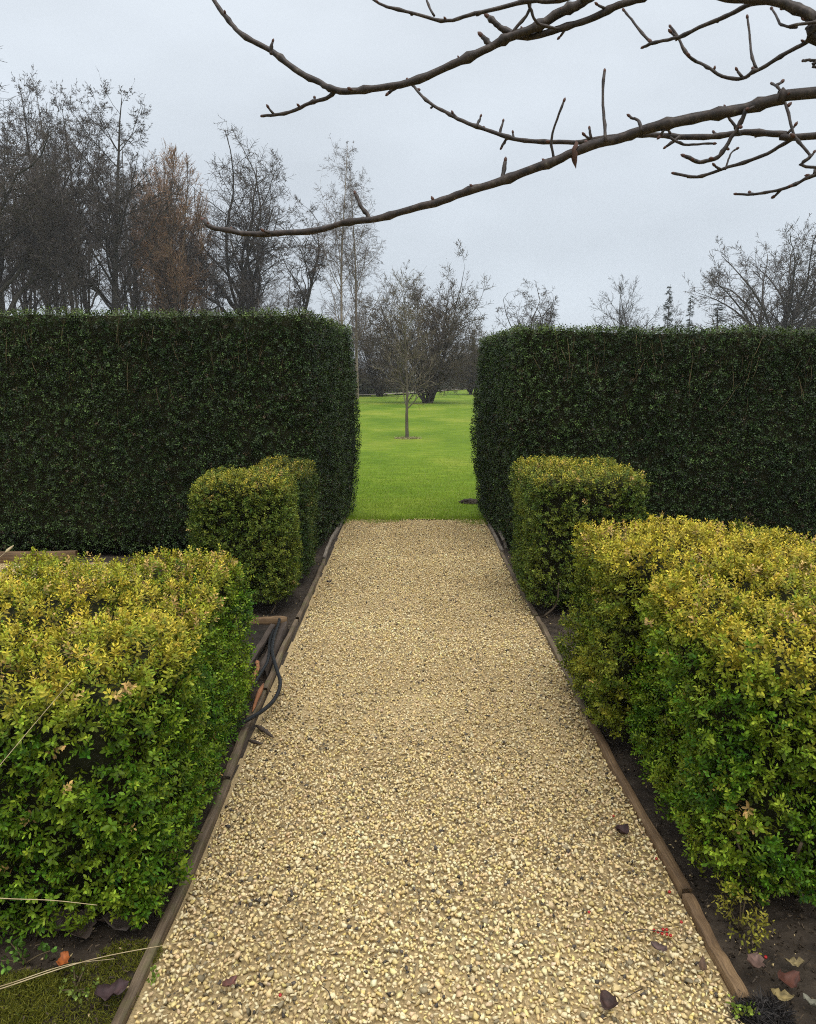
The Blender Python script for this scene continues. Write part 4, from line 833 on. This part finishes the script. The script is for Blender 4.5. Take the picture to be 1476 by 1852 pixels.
# one dead leaf still hanging
def leaf_mesh(L, W, curl, seed, lob=0.0, col=(.1, .05, .03)):
    rng = np.random.default_rng(seed); n = 9; t = np.linspace(0, 1, n); w = W / 2 * np.sin(PI * t ** .85) ** .75 * (1 + lob * np.sin(t * 30))
    V = []
    for i in range(n):
        z = curl * L * (t[i] - .5) ** 2 * 2 + rng.normal(0, .015) * L
        for s in (-1, -.5, 0, .5, 1): V.append(((t[i] - .5) * L, s * w[i] * (1 + .12 * abs(s) * rng.normal()) + rng.normal(0, .008) * L, z + abs(s) ** 1.5 * w[i] * rng.uniform(.1, .9) + rng.normal(0, .02) * L))
    V = np.array(V); i = np.arange(n - 1)[:, None] * 5 + np.arange(4)[None]
    F = np.stack([i, i + 1, i + 6, i + 5], -1).reshape(-1, 4); vein = np.abs((np.arange(len(V)) % 5) - 2) == 0
    C = np.array(col) * rng.uniform(.55, 1.35, (len(V), 1)); C[vein] *= 1.35
    return mesh_np('leaf', V, F, C, smooth=True)
lm = obj('dead_leaf', leaf_mesh(.055, .018, .3, 3, col=(.10, .05, .035)), M_deadleaf, loc=(.337, 1.69, 2.052)); lm.rotation_euler = (0, math.radians(86), .4)
tag(lm, 'single shrivelled brown leaf hanging from the lower overhanging branch', 'leaf')

# ------------------------------------------------------------------ litter on the ground
def fallen(x, y, z, L, W, rz, label, col, curl=.5, seed=1, group=None, tilt=(0, 0), lob=0.0, name='fallen_leaf'):
    o = obj(name, leaf_mesh(L, W, curl, seed, lob, col), M_deadleaf, loc=(x, y, z)); o.rotation_euler = (tilt[0], tilt[1], rz); md = o.modifiers.new('s', 'SOLIDIFY'); md.thickness = .0006
    tag(o, label, 'leaf', group); return o
BL = 'big brown leaves under the left foreground shrub'
for k, (x, y, rz, L, W, tl, lb) in enumerate([(-1.02, 2.03, .5, .10, .07, .7, 'curled brown leaf at the left picture edge under the foreground shrub'), (-.95, 2.0, 1.3, .11, .075, .5, 'pale brown veined leaf second from left under the foreground shrub'),
      (-.90, 2.04, 2.2, .09, .06, .4, 'brown leaf standing on edge under the middle of the left shrub'), (-.82, 2.03, .2, .12, .075, .35, 'largest grey brown veined leaf under the left shrub corner'), (-.77, 2.0, -.5, .07, .05, .1, 'small dark leaf beside the largest leaf under the left shrub')]):
    fallen(x, y, .028, L, W, rz, lb, [(.06, .042, .032), (.085, .062, .046), (.055, .038, .028), (.07, .054, .043), (.035, .025, .02)][k], .9, 20 + k, BL, (tl, -.15))
fallen(-.94, 1.87, .03, .055, .032, 1.8, 'small bright orange leaf on the moss at bottom left', (.30, .085, .02), .4, 31, lob=.25)
fallen(-.765, 1.76, .026, .085, .065, .5, 'dark purple brown leaf beside the left edging at the bottom', (.055, .032, .032), .5, 32)
fallen(.753, 2.49, .022, .06, .05, .6, 'crumpled dark maroon leaf on gravel near the right edging', (.045, .022, .02), .8, 33)
fallen(.51, 1.73, .022, .06, .045, 2.0, 'crumpled dark leaf on gravel at the bottom right of the path', (.05, .026, .02), .8, 34)
fallen(.703, 1.93, .02, .05, .035, 2.4, 'dull mauve brown leaf just below the red berry cluster', (.10, .065, .055), .5, 35)
fallen(.80, 1.86, .024, .06, .022, 1.2, 'narrow brown leaf beside the short right edging board', (.11, .065, .04), .4, 36)
fallen(-.617, 5.86, .024, .05, .04, .3, 'dark grey leaf lying alone on the gravel at far left', (.045, .035, .04), .6, 37)
fallen(-.47, 1.80, .022, .05, .026, .9, 'reddish brown leaf on the gravel near the left bottom', (.14, .06, .045), .5, 38)
RL = 'leaves on the soil at bottom right'
for k, (x, y, L, rz, c, lb) in enumerate([(1.00, 1.80, .075, .4, (.085, .032, .02), 'rusty red leaf on soil at bottom right'), (1.03, 1.72, .06, 2.2, (.20, .19, .14), 'pale greenish grey leaf in the bottom right corner'), (.94, 1.86, .07, 1.0, (.15, .09, .07), 'mauve brown leaf beside the end of the short right board'),
      (1.05, 1.86, .05, 2.8, (.22, .17, .08), 'tan leaf on the soil near the right picture edge'), (.96, 1.75, .055, -.4, (.20, .15, .06), 'olive tan leaf beside the dark clippings heap')]):
    fallen(x, y, .03, L, L * .62, rz, lb, c, .5, 50 + k, RL, (.15, .1))
# red berries
def berry_mesh(r):
    bm = bmesh.new(); bmesh.ops.create_uvsphere(bm, u_segments=10, v_segments=8, radius=r)
    for v in bm.verts:
        if v.co.z > r * .85: v.co.z -= r * .25
    me = bpy.data.meshes.new('berry'); bm.to_mesh(me); bm.free(); me.polygons.foreach_set('use_smooth', np.ones(len(me.polygons), bool)); return me
BM = berry_mesh(.0046)
bc = empty('berry_cluster', (.734, 1.995, .012)); tag(bc, 'cluster of red berries on a dark stalk on the gravel', 'berries')
for dx, dy, dz in ((0, 0, .006), (.012, -.006, .008), (-.010, .006, .006), (.006, .011, .010), (.022, -.008, .006), (-.020, .012, .007), (.014, .004, .015)): obj('berry', BM, M_berry, bc, loc=(dx, dy, dz))
V, fs = polytube(spline([(.02, 0, .008), (-.02, .004, .012), (-.06, .008, .012), (-.10, .002, .010)], 4), np.full(13, .0013), 5); obj('stalk', mesh_np('stalk', V, fs), M_twig, bc)
SB = 'single red berries on the gravel'
for x, y, lb in ((.815, 2.176, 'red berry on gravel touching the right edging above the cluster'), (.543, 2.083, 'lone red berry on gravel left of the berry cluster'), (.828, 2.345, 'red berry highest up along the right edging'),
                 (.805, 2.04, 'red berry between the cluster and the right edging'), (.752, 2.60, 'pinkish red berry above the crumpled maroon leaf'), (-.332, 1.766, 'lone red berry at the bottom left of the path'), (.99, 1.90, 'red berry on the soil at bottom right')):
    o_ = obj('berry', BM, M_berry, loc=(x, y, .020)); tag(o_, lb, 'berry', SB)
# straw stalks
def stalk(pts, r, label, head=False):
    p = spline(pts, 6); base = p[0].copy(); V, fs = polytube(p - base, np.linspace(r, r * .5, len(p)), 6)
    o = obj('dry_stalk', mesh_np('dry_stalk', V, fs, smooth=True), M_straw, loc=base); tag(o, label, 'stalk', 'dry grass stalks at the left')
    if head:
        e = p[-1] - base; d = nrm(p[-1] - p[-4]); V, fs = polytube(np.array([e, e + d * .012, e + d * .03, e + d * .045]), [.002, .006, .005, .001], 7); obj('seed_head', mesh_np('seed_head', V, fs, smooth=True), M_straw, o)
stalk([(-1.25, 1.80, .29), (-1.03, 1.765, .30), (-.90, 1.755, .302), (-.78, 1.745, .296)], .0016, 'short straw coloured stalk poking over the left shrub foot')
stalk([(-1.20, 1.70, .03), (-1.05, 1.76, .045), (-.85, 1.85, .055), (-.62, 1.95, .03)], .0020, 'long straw stalk lying from the moss across the left edging')
stalk([(-1.20, 1.74, .02), (-1.05, 1.785, .035), (-.92, 1.84, .045), (-.80, 1.87, .04)], .0018, 'second thin straw stalk beside the long one on the moss')
stalk([(-1.3, 1.45, .2), (-1.12, 1.60, .5), (-.985, 1.75, .68), (-.88, 1.92, .82)], .0013, 'thin arching grass stalk in front of the left shrub')
stalk([(-1.72, 2.85, .78), (-1.65, 2.93, .86), (-1.60, 3.0, .915)], .0016, 'upright seed head stalk above the left shrub', head=True)
# small low yellow sprig plant at bottom right and weeds at bottom left
def little_plant(name, c, n, spreadxy, h, cols, label, leaf, seed, L=8):
    rng = np.random.default_rng(seed); a = rng.uniform(0, 6.28, n); rr = np.sqrt(rng.random(n)); P = np.stack([np.cos(a) * rr * spreadxy[0], np.sin(a) * rr * spreadxy[1], rng.uniform(.02, h, n)], -1)
    C = blend(cols[0], cols[1], rng.random(n)); A = np.stack([np.cos(a) * .6, np.sin(a) * .6 - .3, .6 + 0 * a], -1) + rng.normal(0, .4, (n, 3)); root = empty(name, c)
    V, F, Cc = leaves(rng, P, A, C, L, leaf[0], leaf[1], leaf[2]); obj('foliage', mesh_np('foliage', V, F, Cc), M_leaf, root, kind='stuff')
    for k in range(min(6, n)):
        V, fs = polytube(spline([(0, 0, 0), P[k] * np.array([.5, .5, .6]), P[k]], 4), np.linspace(.003, .0015, 9), 5); obj('stem', mesh_np('stem', V, fs, np.tile([.12, .09, .05], (len(V), 1))), M_bark, root)
    tag(root, label, 'plant')
little_plant('seedling_box', (.975, 2.03, .0), 46, (.055, .13), .11, ((.16, .15, .02), (.36, .32, .045)), 'small sprawling yellow leaved box seedling beside the right edging', (.016, .007, .04), 5)
little_plant('weed', (-1.06, 1.90, .0), 10, (.08, .05), .05, ((.06, .13, .02), (.12, .22, .03)), 'little green weed on the moss at the left edge', (.02, .013, .02), 6, 6)
little_plant('weed', (-.88, 1.80, .0), 12, (.07, .05), .03, ((.10, .15, .02), (.2, .26, .05)), 'tiny pale green weed in the moss near the orange leaf', (.012, .008, .015), 7, 6)
little_plant('weed', (-.685, 1.83, .0), 5, (.015, .04), .03, ((.14, .22, .03), (.22, .30, .05)), 'tiny green weed growing against the left edging on gravel', (.012, .008, .015), 8, 6)
little_plant('weed', (.835, 1.72, .0), 9, (.04, .03), .03, ((.16, .24, .03), (.26, .32, .05)), 'small bright green weed at the bottom end of the right edging', (.014, .009, .015), 9, 6)
# moss cushion at bottom left, clippings heap at bottom right, scattered crumbs of litter
def blades_mass(name, pts, cols, hl, w, label, cat, mat, seed, lie=.0):
    rng = np.random.default_rng(seed); n = len(pts); d = np.stack([rng.normal(0, 1, n), rng.normal(0, 1, n), rng.normal(lie, .4, n)], -1); d = nrm(d) * rng.uniform(*hl, n)[:, None]; s = nrm(np.cross(d, rng.normal(size=(n, 3)))) * w
    V = np.stack([pts - s, pts + s, pts + d + s * .4, pts + d - s * .4], 1).reshape(-1, 3); C = blend(cols[0], cols[1], rng.random(n)) * rng.uniform(.7, 1.2, (n, 1))
    o = obj(name, mesh_np(name, V, np.arange(n * 4).reshape(-1, 4), np.repeat(C, 4, 0)), mat); tag(o, label, cat, kind='stuff')
rm = np.random.default_rng(15)
def disc(rng, n, cx, cy, rx, ry, hz, z0=0.0):
    a = rng.uniform(0, 6.28, n); r = np.sqrt(rng.random(n)); return np.stack([cx + rx * r * np.cos(a), cy + ry * r * np.sin(a), z0 + hz * (1 - r ** 2) * rng.random(n)], -1)
blades_mass('moss', np.concatenate([disc(rm, 5200, -1.03, 1.77, .14, .10, .03), disc(rm, 5200, -.88, 1.76, .17, .14, .012), disc(rm, 1500, -.78, 1.93, .09, .06, .008)]), ((.07, .085, .012), (.20, .19, .025)), (.006, .018), .0012, 'yellow green moss cushions on the soil at bottom left', 'moss', M_grassb, 2, .8)
blades_mass('clippings_heap', disc(rm, 1100, .90, 1.715, .07, .045, .035), ((.012, .011, .012), (.05, .042, .036)), (.02, .05), .0016, 'small heap of blackened clippings at the end of the right edging', 'clippings', M_deadleaf, 3, .2)
def band(rng, n, x0, x1, y0, y1): return np.stack([rng.uniform(x0, x1, n), rng.uniform(y0, y1, n), rng.uniform(.004, .018, n)], -1)
blades_mass('leaf_litter', np.concatenate([band(rm, 900, .90, 1.35, 1.55, 2.4), band(rm, 700, -1.4, -.75, 1.6, 2.3), band(rm, 500, .89, 1.0, 2.4, 5.2), band(rm, 400, -1.2, -.77, 3.6, 5.0), band(rm, 260, -.70, -.55, 2.0, 8.0), band(rm, 200, .72, .85, 2.0, 8.0)]),
    ((.025, .018, .012), (.12, .085, .05)), (.006, .022), .0022, 'scattered crumbs of brown leaf litter along the beds', 'leaf litter', M_deadleaf, 4)
# crumbs of earth and chippings strayed onto the beds
rc = np.random.default_rng(19); pc = np.concatenate([band(rc, 1500, .89, 1.5, 1.5, 2.6), band(rc, 1300, -1.5, -.74, 1.45, 2.3), band(rc, 900, .89, 1.05, 2.6, 7.0), band(rc, 900, -1.2, -.76, 3.5, 6.8)]); pc[:, 2] = rc.uniform(-.004, .010, len(pc))
cc_ = np.where(rc.random((len(pc), 1)) < .08, np.array([.55, .42, .21]), np.array([.045, .033, .022]) * rc.uniform(.5, 1.8, (len(pc), 1))); V, F, C = stones_mesh(rc, pc, rc.uniform(.006, .022, len(pc)), cc_, FAR)
o_ = obj('soil_crumbs', mesh_np('soil_crumbs', V, F, C), M_stone); tag(o_, 'crumbs of dark earth and strayed chippings on the beds', 'soil', kind='stuff')
# thin dark twigs on the gravel
for k in range(16):
    x, y = rm.uniform(-.6, .8), rm.uniform(1.75, 4.2); a = rm.uniform(0, 6.28); l = rm.uniform(.03, .08)
    p = np.array([(0, 0, .016), (math.cos(a) * l * .5 + .006, math.sin(a) * l * .5, .021), (math.cos(a) * l, math.sin(a) * l, .016)]); V, fs = polytube(spline(p, 3), np.linspace(.0016, .0008, 7), 5)
    o_ = obj('fallen_twig', mesh_np('fallen_twig', V, fs), M_twig, loc=(x, y, 0)); tag(o_, 'thin dark twig lying on the gravel path', 'twig', 'thin twigs on the gravel')
# molehill on the lawn
bm = bmesh.new(); bmesh.ops.create_icosphere(bm, subdivisions=4, radius=1)
for v in bm.verts:
    f = 1 + .22 * noise.noise(v.co * 3.1) + .12 * noise.noise(v.co * 8); v.co = Vector((v.co.x * .13 * f, v.co.y * .11 * f, max(v.co.z, -.2) * .055 * f))
me = bpy.data.meshes.new('molehill'); bm.to_mesh(me); bm.free(); o_ = obj('molehill', me, M_soil, loc=(.80, 9.9, 0)); tag(o_, 'small dark molehill on the lawn by the right hedge', 'molehill')
# bare mulch ring round the young tree
mr = np.random.default_rng(3); blades_mass('mulch_ring', disc(mr, 1300, -.015, 20.7, .36, .34, .03), ((.22, .20, .08), (.40, .36, .16)), (.03, .08), .006, 'ring of pale dead grass at the foot of the young tree', 'mulch', M_deadleaf, 6)

# ------------------------------------------------------------------ damp winter air
bm = bmesh.new(); bmesh.ops.create_cube(bm, size=1)
for v in bm.verts: v.co = Vector((v.co.x * 960, v.co.y * 620 + 230, -1.3 if v.co.z < 0 else 31.0))
me = bpy.data.meshes.new('haze'); bm.to_mesh(me); bm.free()
mh = bpy.data.materials.new('damp_air'); mh.use_nodes = True; t = mh.node_tree; t.nodes.remove(t.nodes['Principled BSDF'])
pv = N(t, 'ShaderNodeVolumePrincipled'); pv.inputs['Color'].default_value = (.93, .96, 1, 1); pv.inputs['Density'].default_value = .0006
t.links.new(pv.outputs[0], t.nodes['Material Output'].inputs['Volume'])
hz = obj('haze', me, mh, kind='stuff'); tag(hz, 'thin damp winter haze over the garden', 'haze')
